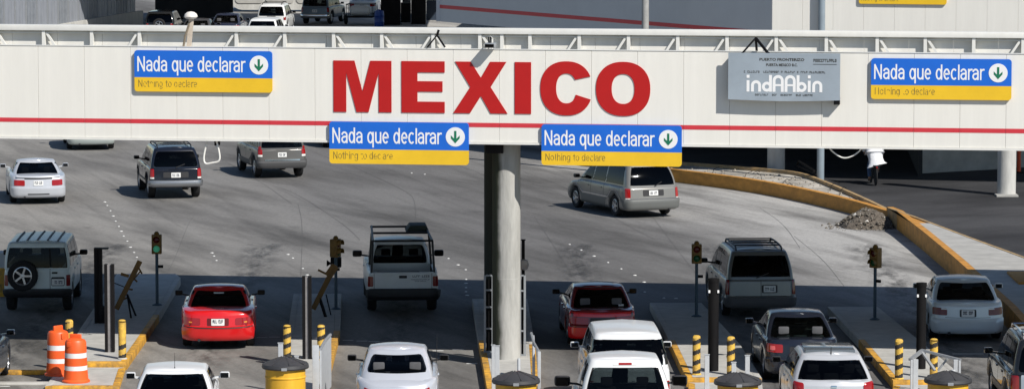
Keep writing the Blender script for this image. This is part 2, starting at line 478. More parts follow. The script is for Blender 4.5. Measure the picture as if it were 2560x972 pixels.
        for i in range(h - 1):
            for j in range(w - 1): f.append((i * w + j, i * w + j + 1, (i + 1) * w + j + 1, (i + 1) * w + j))
        edge = [j for j in range(w)] + [i * w + w - 1 for i in range(1, h)] + [(h - 1) * w + j for j in range(w - 2, -1, -1)] + [i * w for i in range(h - 2, 0, -1)]
        k = len(V); E = len(edge)
        vv = V + [W[i] for i in edge]
        for i in range(E): f.append((edge[i], k + i, k + (i + 1) % E, edge[(i + 1) % E]))
        mb.add(vv, f); return mb

WHEELS = {}
def wheel_meshes(r, w, style='alloy'):
    key = (r, w, style)
    if key in WHEELS: return WHEELS[key]
    t = MB(); ri = r * .63
    t.lathe([(ri, -w * .42), (r * .9, -w * .5), (r * .985, -w * .38), (r, -w * .2), (r, w * .2), (r * .985, w * .38), (r * .9, w * .5), (ri, w * .42), (ri * .97, w * .2), (ri * .97, -w * .2), (ri, -w * .42)], 28, axis='x', cap=False)
    tm = t.mesh('tyre', M_RUB)
    b = MB()
    b.lathe([(ri * .98, w * .40), (ri * .9, w * .42), (ri * .86, w * .28), (ri * .80, w * .1)], 28, axis='x', cap=False)
    n = 5 if style == 'alloy' else 7
    for k in range(n):
        a = 2 * math.pi * k / n; d = Vector((0, math.cos(a), math.sin(a)))
        b.beam(d * .03 + Vector((w * .33, 0, 0)), d * ri * .9 + Vector((w * .35, 0, 0)), ri * .20, .03, up=(1, 0, 0))
    b.lathe([(0.0001, w * .40), (.05, w * .40), (.065, w * .36), (.065, w * .2)], 14, axis='x')
    b.lathe([(ri * .82, w * .06), (.0001, w * .06)], 20, axis='x', mi=1)
    rm = b.mesh('rim', [M_RIM, M_BLK])
    WHEELS[key] = (tm, rm); return WHEELS[key]

def wheel(root, x, y, r, w, side, style='alloy', z=None, rot=None):
    tm, rm = wheel_meshes(r, w, style)
    t = link('wheel', tm, root, (x, y, r if z is None else z), rot or (0, 0, 0 if side > 0 else math.pi))
    link('rim', rm, t); return t

def paint(name, col, rough=.32, metal=.0, coat=.3, var=.05):
    return mat(name, col, rough, metal, coat, var=var, vscale=1.2)

def vehicle(**q):
    """one road vehicle seen mostly from behind; y runs forward from the rear bumper"""
    L, W, H = q['L'], q['W'], q['H']; hw = W / 2; zb = q.get('zb', .25)
    top = q['top']; ax = q['axle']; wb = q['wb']; wr = q['wr']; ww = q.get('ww', .21)
    px, py = q['at']; loc = G(px, py); loc.z = 0.006
    root = empty(q['name'], loc, R(q.get('rz', 0)), q['label'], q['cat'], q.get('group'))
    P = q['paint']; low = q.get('low', P)
    arch = wr + q.get('archgap', .07)
    sides = q.get('side', [(0, .07), (.08, .02), (.3, 0), (.6, 0), (.85, .015), (.95, .03), (1, .07)])
    z1r = tab(top, .1)
    rins = q.get('rear', [(zb, .08), (zb + .1, .02), (.55, 0), (.58, .05), (z1r - .06, .09), (z1r, .13)])
    fins = [(0, .2), (.2, .05), (.5, 0), (.8, .05), (1, .22)]
    def zlow(y):
        z = zb
        for c in (ax, ax + wb):
            d = abs(y - c)
            if d < arch: z = max(z, wr + math.sqrt(arch * arch - d * d))
        return z
    def Z(y, t):
        a = zlow(y); b = stab(top, y); return a + (b - a) * t
    ys = set()
    for c in (ax, ax + wb):
        for k in range(-10, 11):
            ys.add(round(c + arch * math.sin(R(k * 9)), 4))
        ys.add(round(c - arch - .004, 4)); ys.add(round(c + arch + .004, 4))
    for k in range(1, 20): 
        y = .3 + (L - .7) * k / 20
        if all(abs(y - c) > arch + .03 for c in (ax, ax + wb)): ys.add(round(y, 4))
    ys = sorted(ys); ys = [(y, i) for i, y in enumerate(ys)]
    zz = lambda t: zb + (z1r - zb) * t
    tap = q.get('taper', .06)
    body = Shell(lambda t: hw - tab(sides, t), lambda t: tab(rins, zz(t)), lambda t: L - tab(fins, t), q.get('rr', .2), q.get('rf', .35), q.get('bow', .05), .14, Z, ys,
                 plan=lambda y: 1 - tap * max(0, (y - L * .55) / (L * .45)) ** 2 - q.get('rtaper', .03) * max(0, (L * .3 - y) / (L * .3)) ** 2)
    T = lambda z: (z - zb) / (z1r - zb)
    ts = sorted(set([0, .04, .09, .2, .3, .4, .5, .6, .7, .8, .87, .93, .97, 1] + [round(min(max(T(z), 0), 1), 4) for z, _ in rins]))
    c = q['cabin']
    mb = MB(); body.shell_mesh(mb, ts, crown=q.get('crown', .03), lip=.2, bed=q.get('bed'), hole=(c['b0'] + .02, c['b1'] - .25))
    bo = mb.build('body', [P, M_UND], root, angle=28)
    MB().box(-hw + .21, hw - .21, .15, L - .2, zb + .02, .62 if not q.get('bed') else q['bed'][1] - .02).build('underbody', M_UND, root)
    # cabin
    c = q['cabin']
    def lerp(a, b): return lambda t: a + (b - a) * min(t / .93, 1.0)
    rnd = [(0, 0), (.9, 0), (.94, .006), (.97, .022), (.99, .05), (1, .10)]
    hwc, yrc, yfc = lerp(c['hb'], c['ht']), lerp(c['b0'], c['t0']), lerp(c['b1'], c['t1'])
    ym = (c['t0'] + c['t1']) / 2; hl = max((c['t1'] - c['t0']) / 2, .3)
    def roof(y): return H - .05 * min(((y - ym) / hl) ** 2, 2.0) * q.get('roofdrop', 1)
    def Zc(y, t):
        a = stab(top, y) - .03; return a + (roof(y) - a) * t
    curve = q.get('glasscurve', .04)
    cab = Shell(lambda t: hwc(t) - tab(rnd, t) + q.get('bulge', .025) * math.sin(math.pi * min(t / .95, 1)),
                lambda t: yrc(t) + tab(rnd, t) * 1.2 - curve * math.sin(math.pi * min(t, 1)),
                lambda t: yfc(t) - tab(rnd, t) - curve * 1.5 * math.sin(math.pi * min(t, 1)) * -1,
                q.get('crr', .12), .2, q.get('cbow', .05), .12, Zc, [k / 40 for k in range(1, 40)])
    # glass areas
    g0, g1 = q.get('gt', (.12, .86)); gm = q.get('gm', .12); sg0, sg1 = q.get('sgt', (.1, .84))
    gl = q.get('glass', M_GLASS)
    def rs(fr): return lambda t: fr * (cab.hw(t) - gm)
    wins = [('rear_window', g0, g1, rs(a), rs(b_), gmn or gl, q.get('grc', .35), 10, .006) for a, b_, gmn in q.get('rear_glass', [(-1, 1, None)])]
    for sg in (1, -1):
        for (yb0, yb1, yt0, yt1) in (q.get('side_windows') or []):
            fa = lambda t, A=yb0, B=yt0, S=sg: S * cab.s_at_y(A + (B - A) * t, t)
            fb = lambda t, A=yb1, B=yt1, S=sg: S * cab.s_at_y(A + (B - A) * t, t)
            wins.append(('side_window', sg0, sg1, fa, fb, gl, .25, 6, .005))
    def wsf(k, S=1):
        def f(t):
            p, cc = cab.half(t); return S * (cc[-1] - k * (cab.hw(t) - .12))
        return f
    wclear = M_GLASS_G
    wins.append(('windscreen', .1, .86, wsf(1), wsf(0), wclear, .1, 8, .006)); wins.append(('windscreen', .1, .86, wsf(0, -1), wsf(1, -1), wclear, .1, 8, .006))
    cts = sorted(set([0, .1, .25, .4, .55, .7, .8, .88, .92, .95, .97, .985, 1] + [round(x, 4) for x in (g0 + .004, g1 - .004, sg0 + .004, sg1 - .004, .856)]))
    mb = MB(); cab.shell_mesh(mb, cts, crown=q.get('rcrown', .03), wins=[w_[1:5] for w_ in wins])
    co = mb.build('cabin', [q.get('cabpaint', P), M_UND], root, angle=28)
    for nm, ta, tb, fa, fb, gmn, rc_, ns_, of_ in wins:
        cab.patch(ta, tb, fa, fb, off=of_, rc=rc_, ns=ns_).build(nm, gmn, root)
    # seats
    y1s = c['b1'] - 1.55; fl = .60 if not q.get('bed') else q['bed'][1]
    rows_ = [y1s] + ([y1s - .95] if y1s - .95 > c['b0'] + .35 else [])
    belt = tab(top, y1s)
    for ir, yy in enumerate(rows_):
        for x in ((-.36, .36) if ir == 0 else (-.38, .0, .38)):
            wd_ = .23 if ir == 0 else .18; hs_ = min(belt + .16, H - .42)
            st_ = MB().prism([(-.001, 0), (0, 0)], 0, 0) if False else MB()
            st_.add([(x - wd_, yy, fl), (x + wd_, yy, fl), (x + wd_, yy + .14, fl), (x - wd_, yy + .14, fl), (x - wd_ * .85, yy - .14, hs_), (x + wd_ * .85, yy - .14, hs_), (x + wd_ * .85, yy - .05, hs_), (x - wd_ * .85, yy - .05, hs_)],
                    [(3, 2, 1, 0), (4, 5, 6, 7), (0, 1, 5, 4), (1, 2, 6, 5), (2, 3, 7, 6), (3, 0, 4, 7)])
            so = st_.build('seat', q.get('seat', M_SEAT), root, bevel=.04)
            if ir == 0 or x: MB().box(x - .12, x + .12, yy - .19, yy - .11, hs_ + .03, hs_ + .20).build('headrest', q.get('seat', M_SEAT), so, bevel=.03)
    MB().box(-c['hb'] + .14, c['hb'] - .14, c['b1'] - .75, c['b1'] - .3, belt - .25, belt - .01).build('dashboard', M_LINER, root, bevel=.04)
    if not q.get('bed') and tab(top, .3) < H - .3 and c['b0'] > .4:
        MB().box(-c['hb'] + .12, c['hb'] - .12, c['b0'] + .05, c['b0'] + .62, belt - .12, belt - .06).build('parcel_shelf', M_LINER, root, bevel=.01)
    # rear panels on the body: (name, s0, s1, z0, z1, material, off, mirrored)
    for (nm, s0, s1, z0, z1, m_, off, mir) in q.get('panels', []):
        for sg in ((1, -1) if mir else (1,)):
            pt = body.patch(T(z0), T(z1), lambda t: sg * s0, lambda t: sg * s1, off=off, rc=.3 if nm != 'bumper' else .25, ns=10 if nm != 'bumper' else 24).build(nm, m_, root)
    for (nm, y0, y1, t0, t1, m_, off) in q.get('side_panels', []):
        for sg in (1, -1):
            body.patch(t0, t1, lambda t: sg * body.s_at_y(y0, t), lambda t: sg * body.s_at_y(y1, t), off=off, rc=.2, ns=12).build(nm, m_, root)
    for (nm, s0, s1, t0, t1, m_, off, mir) in q.get('cab_panels', []):
        for sg in ((1, -1) if mir else (1,)):
            cab.patch(t0, t1, lambda t: sg * s0, lambda t: sg * s1, off=off, rc=.3).build(nm, m_, root)
    # plate
    if q.get('plate'):
        sx, z, pm = q['plate']
        pw, ph = .155, .08
        pl = body.patch(T(z - ph), T(z + ph), lambda t: sx - pw, lambda t: sx + pw, off=.018, rc=.15).build('license_plate', pm or M_PLT, root)
        y = body.P(sx, T(z)).y - .021
        o = small_print('plate_characters', glyph_blocks((sx - .12, sx + .12, z - .045, z + .04), 7, M_INK, 'plate_characters', y, .003, seed=int(px), gaps=(3,)), pl)
    # wheels
    tw = q.get('track', hw - ww / 2 - .03)
    for y in (ax, ax + wb):
        for sg in (1, -1): wheel(root, sg * tw, y, wr, ww, sg, q.get('wstyle', 'alloy'))
    # mirrors
    if q.get('mirrors', True):
        my = q.get('mirror_y', c['b1'] - .55); mz = q.get('mirror_z', tab(top, my) + .12); ms = q.get('mirror_size', 1.0) * .88
        mm = q.get('mirror_mat', P)
        for sg in (1, -1):
            b = MB(); x = sg * (hw + .13 * ms); b.box(x - .105 * ms, x + .105 * ms, my - .05, my + .10, mz - .065 * ms, mz + .075 * ms)
            o = b.build('side_mirror', mm, root, bevel=.045 * ms, bseg=3)
            g = MB(); g.box(x - .085 * ms, x + .085 * ms, my - .056, my - .045, mz - .05 * ms, mz + .06 * ms); g.build('mirror_glass', M_GLASS, o, bevel=.004, bseg=1)
            a = MB(); a.beam((sg * (hw - .12), my + .03, mz - .06), (x - sg * .06, my + .03, mz - .03), .05, .04); a.build('mirror_arm', mm, o)
    # door gaps and handles
    for y in q.get('seams', []):
        for sg in (1, -1):
            body.patch(.1, .97, lambda t: sg * (body.s_at_y(y, t)), lambda t: sg * (body.s_at_y(y, t) + .014), off=.0015, rc=0, ns=1).build('door_gap', M_UND, root)
    for y in q.get('handles', []):
        for sg in (1, -1):
            body.patch(.78, .83, lambda t: sg * (body.s_at_y(y, t)), lambda t: sg * (body.s_at_y(y, t) + .2), off=.025, rc=.5, ns=4).build('door_handle', q.get('handle_mat', P), root)
    # rear hatch / boot gap lines  (s0,s1,z0,z1)
    for (s0, s1, z0, z1) in q.get('gaps', []):
        body.patch(T(z0), T(z1), lambda t: s0, lambda t: s1, off=.0015, rc=0, ns=8).build('panel_gap', M_UND, root)
    if q.get('rack'):
        y0, y1, x, bars, m_ = q['rack']
        for sg in (1, -1):
            b = MB(); pts = [(sg * x, y0, roof(y0) - .0), (sg * x, y0 + .12, roof(y0 + .12) + .075)]
            for k in range(1, 6):
                yy = y0 + .12 + (y1 - y0 - .24) * k / 5; pts.append((sg * x, yy, roof(yy) + .08))
            pts.append((sg * x, y1, roof(y1) - .0)); b.tube(pts, .022, 6)
            b.build('roof_rail', m_, root)
        for k in range(bars):
            yy = y0 + .3 + (y1 - y0 - .5) * k / max(bars - 1, 1)
            MB().tube([(-x, yy, roof(yy) + .085), (x, yy, roof(yy) + .085)], .018, 6).build('roof_bar', m_, root)
    if q.get('exhaust') is not None:
        ex = q['exhaust']; MB().lathe([(.03, .03), (.035, .03), (.035, .35), (.03, .35)], 10, c=(ex, 0, zb + .02), axis='y').build('exhaust_pipe', M_BLK, root)
    if q.get('aerial'):
        xx, yy, hh = q['aerial']; z0 = roof(yy)
        b = MB(); b.tube([(xx, yy, z0 - .02), (xx, yy - .04, z0 + hh)], [.006, .003], 6); b.lathe([(.02, 0), (.014, .03), (.006, .06)], 8, c=(xx, yy, z0)); b.build('aerial', M_BLK, root)
    if q.get('wiper'):
        x0, x1 = q['wiper']; a = cab.P(x0, g0 - .03) + Vector((0, -.03, 0)); b_ = cab.P(x1, g0 + .14) + Vector((0, -.03, 0))
        MB().beam(a, b_, .022, .022).build('wiper', M_BLK, root)
    return root, body, cab, roof, T
# ------------------------------------------------------------------ setting
M_ROAD = road_mat('worn_concrete_road', (0.20, 0.195, 0.19), (0.20, 0.195, 0.19), (0.058, 0.055, 0.052), R(24), 0.75, 0.07)
def road_zones(m):
    """driven lanes are rubbered dark, the rarely driven apron beside the median stays pale"""
    nt = m.node_tree; N = nt.nodes; L = nt.links
    ramp = [n for n in N if n.type == 'VALTORGB'][0]
    tc = [n for n in N if n.type == 'TEX_COORD'][0]
    sx = N.new('ShaderNodeSeparateXYZ'); L.new(tc.outputs['Object'], sx.inputs[0])
    a = N.new('ShaderNodeMath'); a.operation = 'MULTIPLY_ADD'; a.inputs[1].default_value = 0.2
    L.new(sx.outputs[1], a.inputs[0]); L.new(sx.outputs[0], a.inputs[2])
    n = N.new('ShaderNodeTexNoise'); n.inputs['Scale'].default_value = 0.22; n.inputs['Detail'].default_value = 6
    mp = N.new('ShaderNodeMapping'); mp.inputs['Scale'].default_value = (1, .4, 1)
    L.new(tc.outputs['Object'], mp.inputs[0]); L.new(mp.outputs[0], n.inputs['Vector'])
    b = N.new('ShaderNodeMath'); b.operation = 'MULTIPLY_ADD'; b.inputs[1].default_value = 7.0
    L.new(n.outputs[0], b.inputs[0]); L.new(a.outputs[0], b.inputs[2])
    mr = N.new('ShaderNodeMapRange'); L.new(b.outputs[0], mr.inputs[0])
    mr.inputs[1].default_value = 26 + 3.5 - 16; mr.inputs[2].default_value = 26 + 3.5 + 12
    L.new(mr.outputs[0], ramp.inputs[0])
    cr = ramp.color_ramp; cr.interpolation = 'EASE'
    e = cr.elements; e[0].position = 0.0; e[0].color = (.275, .262, .242, 1); e[1].position = 1.0; e[1].color = (.44, .43, .41, 1)
    for p, c in ((.26, (.225, .217, .207)), (.38, (.185, .18, .175)), (.52, (.155, .15, .147)), (.66, (.20, .195, .19)), (.80, (.40, .39, .375))):
        x = e.new(p); x.color = (*c, 1)
road_zones(M_ROAD)
M_ASPH = road_mat('dark_asphalt', (0.045, 0.046, 0.05), (0.07, 0.07, 0.074), (0.018, 0.018, 0.02), R(-60), 0.5, 0.12)
M_CONC = mat('pale_concrete', (0.40, 0.39, 0.365), 0.85, var=.22, vscale=1.6, bump=.3, bscale=30)
M_CONC2 = mat('column_concrete', (0.48, 0.475, 0.45), 0.85, var=.2, vscale=3.0, bump=.3, bscale=22, streak=(1, 1, .25))
M_ISL = mat('island_concrete', (0.46, 0.45, 0.42), 0.85, var=.2, vscale=2.2, bump=.25, bscale=30)
M_KERB = mat('yellow_kerb_paint', (0.70, 0.36, 0.03), 0.65, var=.42, vscale=4.5, dirt=(.36, .22, .08), bump=.15, bscale=30)
M_ORNG = mat('ochre_wall_paint', (0.52, 0.24, 0.04), 0.75, var=.32, vscale=2.2, bump=.25, bscale=25, streak=(1, 1, 2))
M_CLAD = mat('white_cladding', (0.765, 0.745, 0.69), 0.45, var=.06, vscale=1.6, streak=(1.6, 1, .2))
M_CLADB = mat('joint_backing', (0.22, 0.22, 0.21), 0.8)
M_STRIPE = mat('red_stripe_paint', (0.58, 0.035, 0.05), 0.45, var=.06, vscale=3)
M_LETTER = mat('red_letter_paint', (0.44, 0.006, 0.006), 0.4, var=.05, vscale=3)
M_STEELW = mat('white_painted_steel', (0.72, 0.71, 0.67), 0.5, var=.08, vscale=2.5)
M_BLUE = mat('sign_blue', (0.008, 0.13, 0.60), 0.4, var=.05, vscale=2)
M_YEL = mat('sign_yellow', (0.80, 0.50, 0.02), 0.4, var=.06, vscale=2)
M_SWHT = mat('sign_white', (0.80, 0.80, 0.80), 0.4)
M_GRN = mat('sign_green', (0.006, 0.16, 0.08), 0.4)
M_SBLK = mat('sign_black', (0.05, 0.05, 0.045), 0.5)
M_SFAD = mat('faded_sign_black', (0.16, 0.12, 0.04), 0.6, var=.5, vscale=14)
M_GRYS = mat('grey_sign_sheet', (0.30, 0.35, 0.40), 0.35, var=.12, vscale=1.2)
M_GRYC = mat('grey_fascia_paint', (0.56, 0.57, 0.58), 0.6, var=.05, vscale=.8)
M_DKW = mat('shade_dark_wall', (0.02, 0.02, 0.022), 0.85, var=.4, vscale=.6)  # near-black colour stands in for deep shade on the walls
M_POLE = mat('blue_grey_pole_paint', (0.22, 0.27, 0.31), 0.45, var=.1, vscale=3)
M_BSTEEL = mat('black_steel', (0.010, 0.0095, 0.010), 0.6, var=.4, vscale=7, streak=(1, 1, .2), spec=.12)
M_GALV = mat('galvanised_steel', (0.36, 0.375, 0.39), 0.42, 0.35, var=.12, vscale=5)
M_CBL = mat('white_cable', (0.75, 0.74, 0.70), 0.5)
M_TAR = mat('joint_sealant', (0.085, 0.082, 0.08), 0.8)
M_STUD = mat('white_road_stud', (0.62, 0.62, 0.60), 0.35)
M_PMARK = mat('worn_white_paint', (0.62, 0.62, 0.60), 0.7, var=.3, vscale=20)

tag(MB().slab([(-3000, -300), (3000, -300), (3000, 5000), (-3000, 5000)], -.5, -.006).build('ground', mat('dusty_ground', (0.30, 0.28, 0.25), .9, var=.2, vscale=.05)), kind='structure')
ROAD = tag(MB().slab([(-60, 60), (60, 60), (60, 330), (-60, 330)], -.3, 0).build('road', M_ROAD), kind='structure')

# sealed joints and cracks in the road slabs
def joint(pts, w=.012):
    pts = [G(*p) for p in pts]; b = MB()
    # smooth the polyline
    for _ in range(2):
        q = [pts[0]]
        for a, c in zip(pts, pts[1:]): q += [a * .75 + c * .25, a * .25 + c * .75]
        pts = q + [pts[-1]]
    v = []; 
    for i, p in enumerate(pts):
        d = (pts[min(i + 1, len(pts) - 1)] - pts[max(i - 1, 0)]).normalized(); n = Vector((-d.y, d.x, 0))
        ww = w * (.7 + .6 * random.random())
        v += [(p + n * ww / 2) + Vector((0, 0, .004)), (p - n * ww / 2) + Vector((0, 0, .004))]
    b.add(v, [(2 * i, 2 * i + 1, 2 * i + 3, 2 * i + 2) for i in range(len(pts) - 1)])
    b.build('slab_joint', M_TAR, ROAD, smooth=False)
for pts in ([(-20, 622), (900, 660), (1700, 692)], [(752, 690), (757, 560), (745, 510)], [(250, 560), (190, 575), (120, 572)],
            [(1040, 565), (1038, 500), (1020, 480), (880, 415)], [(300, 370), (345, 400)], [(545, 392), (600, 425), (660, 460), (730, 510)],
            [(1300, 447), (1390, 480), (1430, 500)], [(1335, 540), (1375, 600), (1440, 700)], [(1630, 540), (1690, 620), (1745, 690)], [(1690, 613), (1760, 615)],
            [(415, 690), (440, 640), (470, 560), (485, 540)], [(1900, 520), (1960, 560), (2000, 620)], [(1985, 590), (2060, 650), (2110, 715)]):
    joint(pts)
for pts in ([(620, 455), (720, 470), (860, 560), (900, 600)], [(1310, 430), (1420, 470), (1560, 560), (1640, 600)], [(1100, 400), (1180, 425), (1215, 440)]):
    joint(pts, .012)

# oil dripped down the middle of each queue lane
def oil_mat():
    m = bpy.data.materials.new('oil_drips'); m.use_nodes = True; nt = m.node_tree; N = nt.nodes; L = nt.links; out = N['Material Output']
    b = N['Principled BSDF']; b.inputs['Base Color'].default_value = (.028, .027, .026, 1); b.inputs['Roughness'].default_value = .55
    tc = N.new('ShaderNodeTexCoord'); sx = N.new('ShaderNodeSeparateXYZ'); L.new(tc.outputs['Object'], sx.inputs[0])
    ab = N.new('ShaderNodeMath'); ab.operation = 'ABSOLUTE'; L.new(sx.outputs[0], ab.inputs[0])
    mr = N.new('ShaderNodeMapRange'); mr.inputs[1].default_value = .75; mr.inputs[2].default_value = .05; L.new(ab.outputs[0], mr.inputs[0])
    n = N.new('ShaderNodeTexNoise'); n.inputs['Scale'].default_value = 2.2; n.inputs['Detail'].default_value = 8; n.inputs['Roughness'].default_value = .7
    mp = N.new('ShaderNodeMapping'); mp.inputs['Scale'].default_value = (1, .3, 1); L.new(tc.outputs['Object'], mp.inputs[0]); L.new(mp.outputs[0], n.inputs['Vector'])
    r = N.new('ShaderNodeMapRange'); r.inputs[1].default_value = .42; r.inputs[2].default_value = .72; r.inputs[4].default_value = .75; L.new(n.outputs[0], r.inputs[0])
    ml = N.new('ShaderNodeMath'); ml.operation = 'MULTIPLY'; L.new(mr.outputs[0], ml.inputs[0]); L.new(r.outputs[0], ml.inputs[1])
    tr = N.new('ShaderNodeBsdfTransparent'); mx = N.new('ShaderNodeMixShader'); L.new(ml.outputs[0], mx.inputs[0]); L.new(tr.outputs[0], mx.inputs[1]); L.new(b.outputs[0], mx.inputs[2]); L.new(mx.outputs[0], out.inputs[0]); return m
M_OIL = oil_mat()
for px, py in ((560, 800), (1005, 800), (1470, 800), (1900, 850), (2360, 860), (60, 850)):
    p = G(px, py); v = [(-.8, -22), (.8, -22), (.8, 22), (-.8, 22)]
    MB().add([(x, y, 0) for x, y in v], [(0, 1, 2, 3)]).build('oil_stain', M_OIL, ROAD, loc=(p.x, 96, .003), smooth=False)
# dark side road beyond the median, right
sr = [G(2220, 519, .5), G(2140, 488, .34), G(2042, 446, .34), G(1922, 423, .34), G(1730, 407, .34), G(1560, 399, .34), G(1560, 330), G(2900, 330), G(3200, 800), G(2960, 830, .5), G(2790, 745, .5), G(2680, 690, .5), G(2560, 641, .5), G(2430, 594, .5), G(2300, 545, .5)]
tag(MB().slab([(p.x, p.y) for p in sr], -.2, .004).build('side_road', M_ASPH), kind='structure')

# ------------------------------------------------------------------ the MEXICO gantry: a cladded canopy beam across the lanes
GA = R(-8.2)
ga = Vector((math.cos(GA), math.sin(GA), 0)); gn = Vector((-math.sin(GA), math.cos(GA), 0))
C0 = G(1266, 915); GP = C0 - gn * .75
def F(px, py):
    p = plane_hit(px, py, GP, gn); return (p - GP).dot(ga), p.z
GD = 12.2                                            # depth of the canopy
GR = GP + gn * GD
def FR(px, py):
    p = plane_hit(px, py, GR, gn); return (p - GP).dot(ga), p.z
h_bot = F(1270, 356)[1]; h_top = F(1270, 125)[1]
s0, s1 = F(1270, 319)[1], F(1270, 308)[1]
gantry = empty('border_gantry', GP, GA, 'long white clad gantry beam with red stripe spanning all lanes on a concrete column', 'gantry')
joints = sorted(F(1824 + 115.2 * k, 240)[0] for k in range(-20, 12))
pm = {}
for a, b in zip(joints, joints[1:]):
    w = b - a
    m = MB().box(0.0025, w - .0025, 0, .05, h_bot, h_top).mesh('panel', M_CLAD, bevel=.004, bseg=1)
    link('panel', m, gantry, (a, 0, 0))
    link('stripe', MB().box(0.003, w - .003, -.004, -.0005, s0, s1).mesh('stripe', M_STRIPE, smooth=False), gantry, (a, 0, 0))
U0, U1 = joints[0], joints[-1]
MB().box(U0, U1, .052, .12, h_bot + .02, h_top - .02).build('panel_backing', M_CLADB, gantry)
MB().box(U0, U1, -.03, .14, h_bot - .05, h_bot - .002).build('bottom_trim', M_STEELW, gantry)
MB().box(U0, U1, -.015, .16, h_top + .002, h_top + .012).build('top_trim', M_STEELW, gantry)
MB().box(U0, U1, .16, GD - .05, h_top - 1.15, h_top - .95).build('roof_deck', M_CLADB, gantry)
MB().box(U0, U1, .16, GD - .05, h_bot + .02, h_bot + .12).build('soffit', M_CLADB, gantry)
# rear parapet seen from inside, with its truss
r_cap0, r_cap1 = FR(1280, 85)[1], FR(1280, 71)[1]
jr = [FR(1824 + 112 * k, 100)[0] for k in range(-21, 14)]
for a, b in zip(jr, jr[1:]):
    link('rear_panel', MB().box(.003, b - a - .003, GD, GD + .05, h_bot, r_cap0 - .005).mesh('rear_panel', M_CLAD, bevel=.004, bseg=1), gantry, (a, 0, 0))
RU0, RU1 = jr[0], jr[-1]
MB().box(RU0, RU1, GD - .22, GD + .12, r_cap0, r_cap1).build('top_rail', M_STEELW, gantry, bevel=.012)
MB().box(RU0, RU1, GD - .14, GD - .06, r_cap0 - .075, r_cap0 - .045).build('truss_chord', M_STEELW, gantry)
zl = h_top - 1.0
for px, dl, dr in ((-10, 0, 1), (113, 0, 1), (233, 0, 0), (352, 1, 0), (594, 1, 0), (715, 1, 0), (837, 0, 1), (957, 0, 1), (1085, 1, 1), (1202, 0, 1), (1257, 0, 0), (1327, 0, 0),
                   (1450, 1, 0), (1573, 1, 0), (1696, 1, 0), (1819, 1, 0), (1942, 1, 1), (2067, 0, 1), (2194, 0, 1), (2314, 0, 1), (2435, 0, 0), (2558, 1, 0)):
    u = FR(px, 100)[0]
    MB().box(u - .042, u + .042, GD - .18, GD - .06, zl, r_cap0 - .002).build('truss_post', M_STEELW, gantry)
    for sg, on in ((-1, dl), (1, dr)):
        if on:
            MB().beam((u + sg * .07, GD - .12, r_cap0 - .06), (u + sg * .07 + sg * .62, GD - .12, r_cap0 - .06 - .95), .06, .06, up=(0, 1, 0)).build('truss_diagonal', M_STEELW, gantry)
# columns
def column(name, parent, p, r, h, m, n=28):
    b = MB(); b.lathe([(r * 1.0, 0), (r, h)], n); return b.build(name, m, parent, p)
M_COLD = mat('damp_shade_dark_column', (0.05, 0.055, 0.045), 0.9, var=.3, vscale=2.2, streak=(1, 1, .2), bump=.3)  # damp concrete, its deep shade put into the near-black colour
def weathered_column():
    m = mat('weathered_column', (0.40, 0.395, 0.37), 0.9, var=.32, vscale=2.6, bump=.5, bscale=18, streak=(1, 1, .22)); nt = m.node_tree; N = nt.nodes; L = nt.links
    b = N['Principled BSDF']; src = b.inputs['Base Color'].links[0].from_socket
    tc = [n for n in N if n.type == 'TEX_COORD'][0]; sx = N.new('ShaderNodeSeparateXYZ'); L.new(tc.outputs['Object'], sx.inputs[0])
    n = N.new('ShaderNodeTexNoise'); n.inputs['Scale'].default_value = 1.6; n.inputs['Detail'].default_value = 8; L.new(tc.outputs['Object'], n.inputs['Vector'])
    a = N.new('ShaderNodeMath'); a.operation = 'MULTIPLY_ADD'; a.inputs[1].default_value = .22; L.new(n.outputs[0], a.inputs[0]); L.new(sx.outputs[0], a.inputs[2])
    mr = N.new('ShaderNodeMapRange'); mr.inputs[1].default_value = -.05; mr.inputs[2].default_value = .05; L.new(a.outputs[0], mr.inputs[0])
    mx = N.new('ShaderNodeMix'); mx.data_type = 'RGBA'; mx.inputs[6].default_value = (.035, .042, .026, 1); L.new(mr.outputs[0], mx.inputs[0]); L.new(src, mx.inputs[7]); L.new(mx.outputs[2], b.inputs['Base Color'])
    return m
column('column', gantry, (0, .75, 0), .325, h_bot + .05, weathered_column())
for zz in (2.05,): MB().lathe([(.3255, zz), (.3275, zz + .006), (.3275, zz + .012), (.3255, zz + .018)], 28, c=(0, .75, 0), cap=False).build('form_seam', MATS['weathered_column'], gantry)
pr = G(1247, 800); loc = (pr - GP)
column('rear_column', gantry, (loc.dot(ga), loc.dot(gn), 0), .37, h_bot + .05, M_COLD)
# steel beam under the soffit, joining the two columns
MB().box(-.42, -.02, .3, 11.5, h_bot - .28, h_bot + .019).build('cross_beam', M_BSTEEL, gantry)

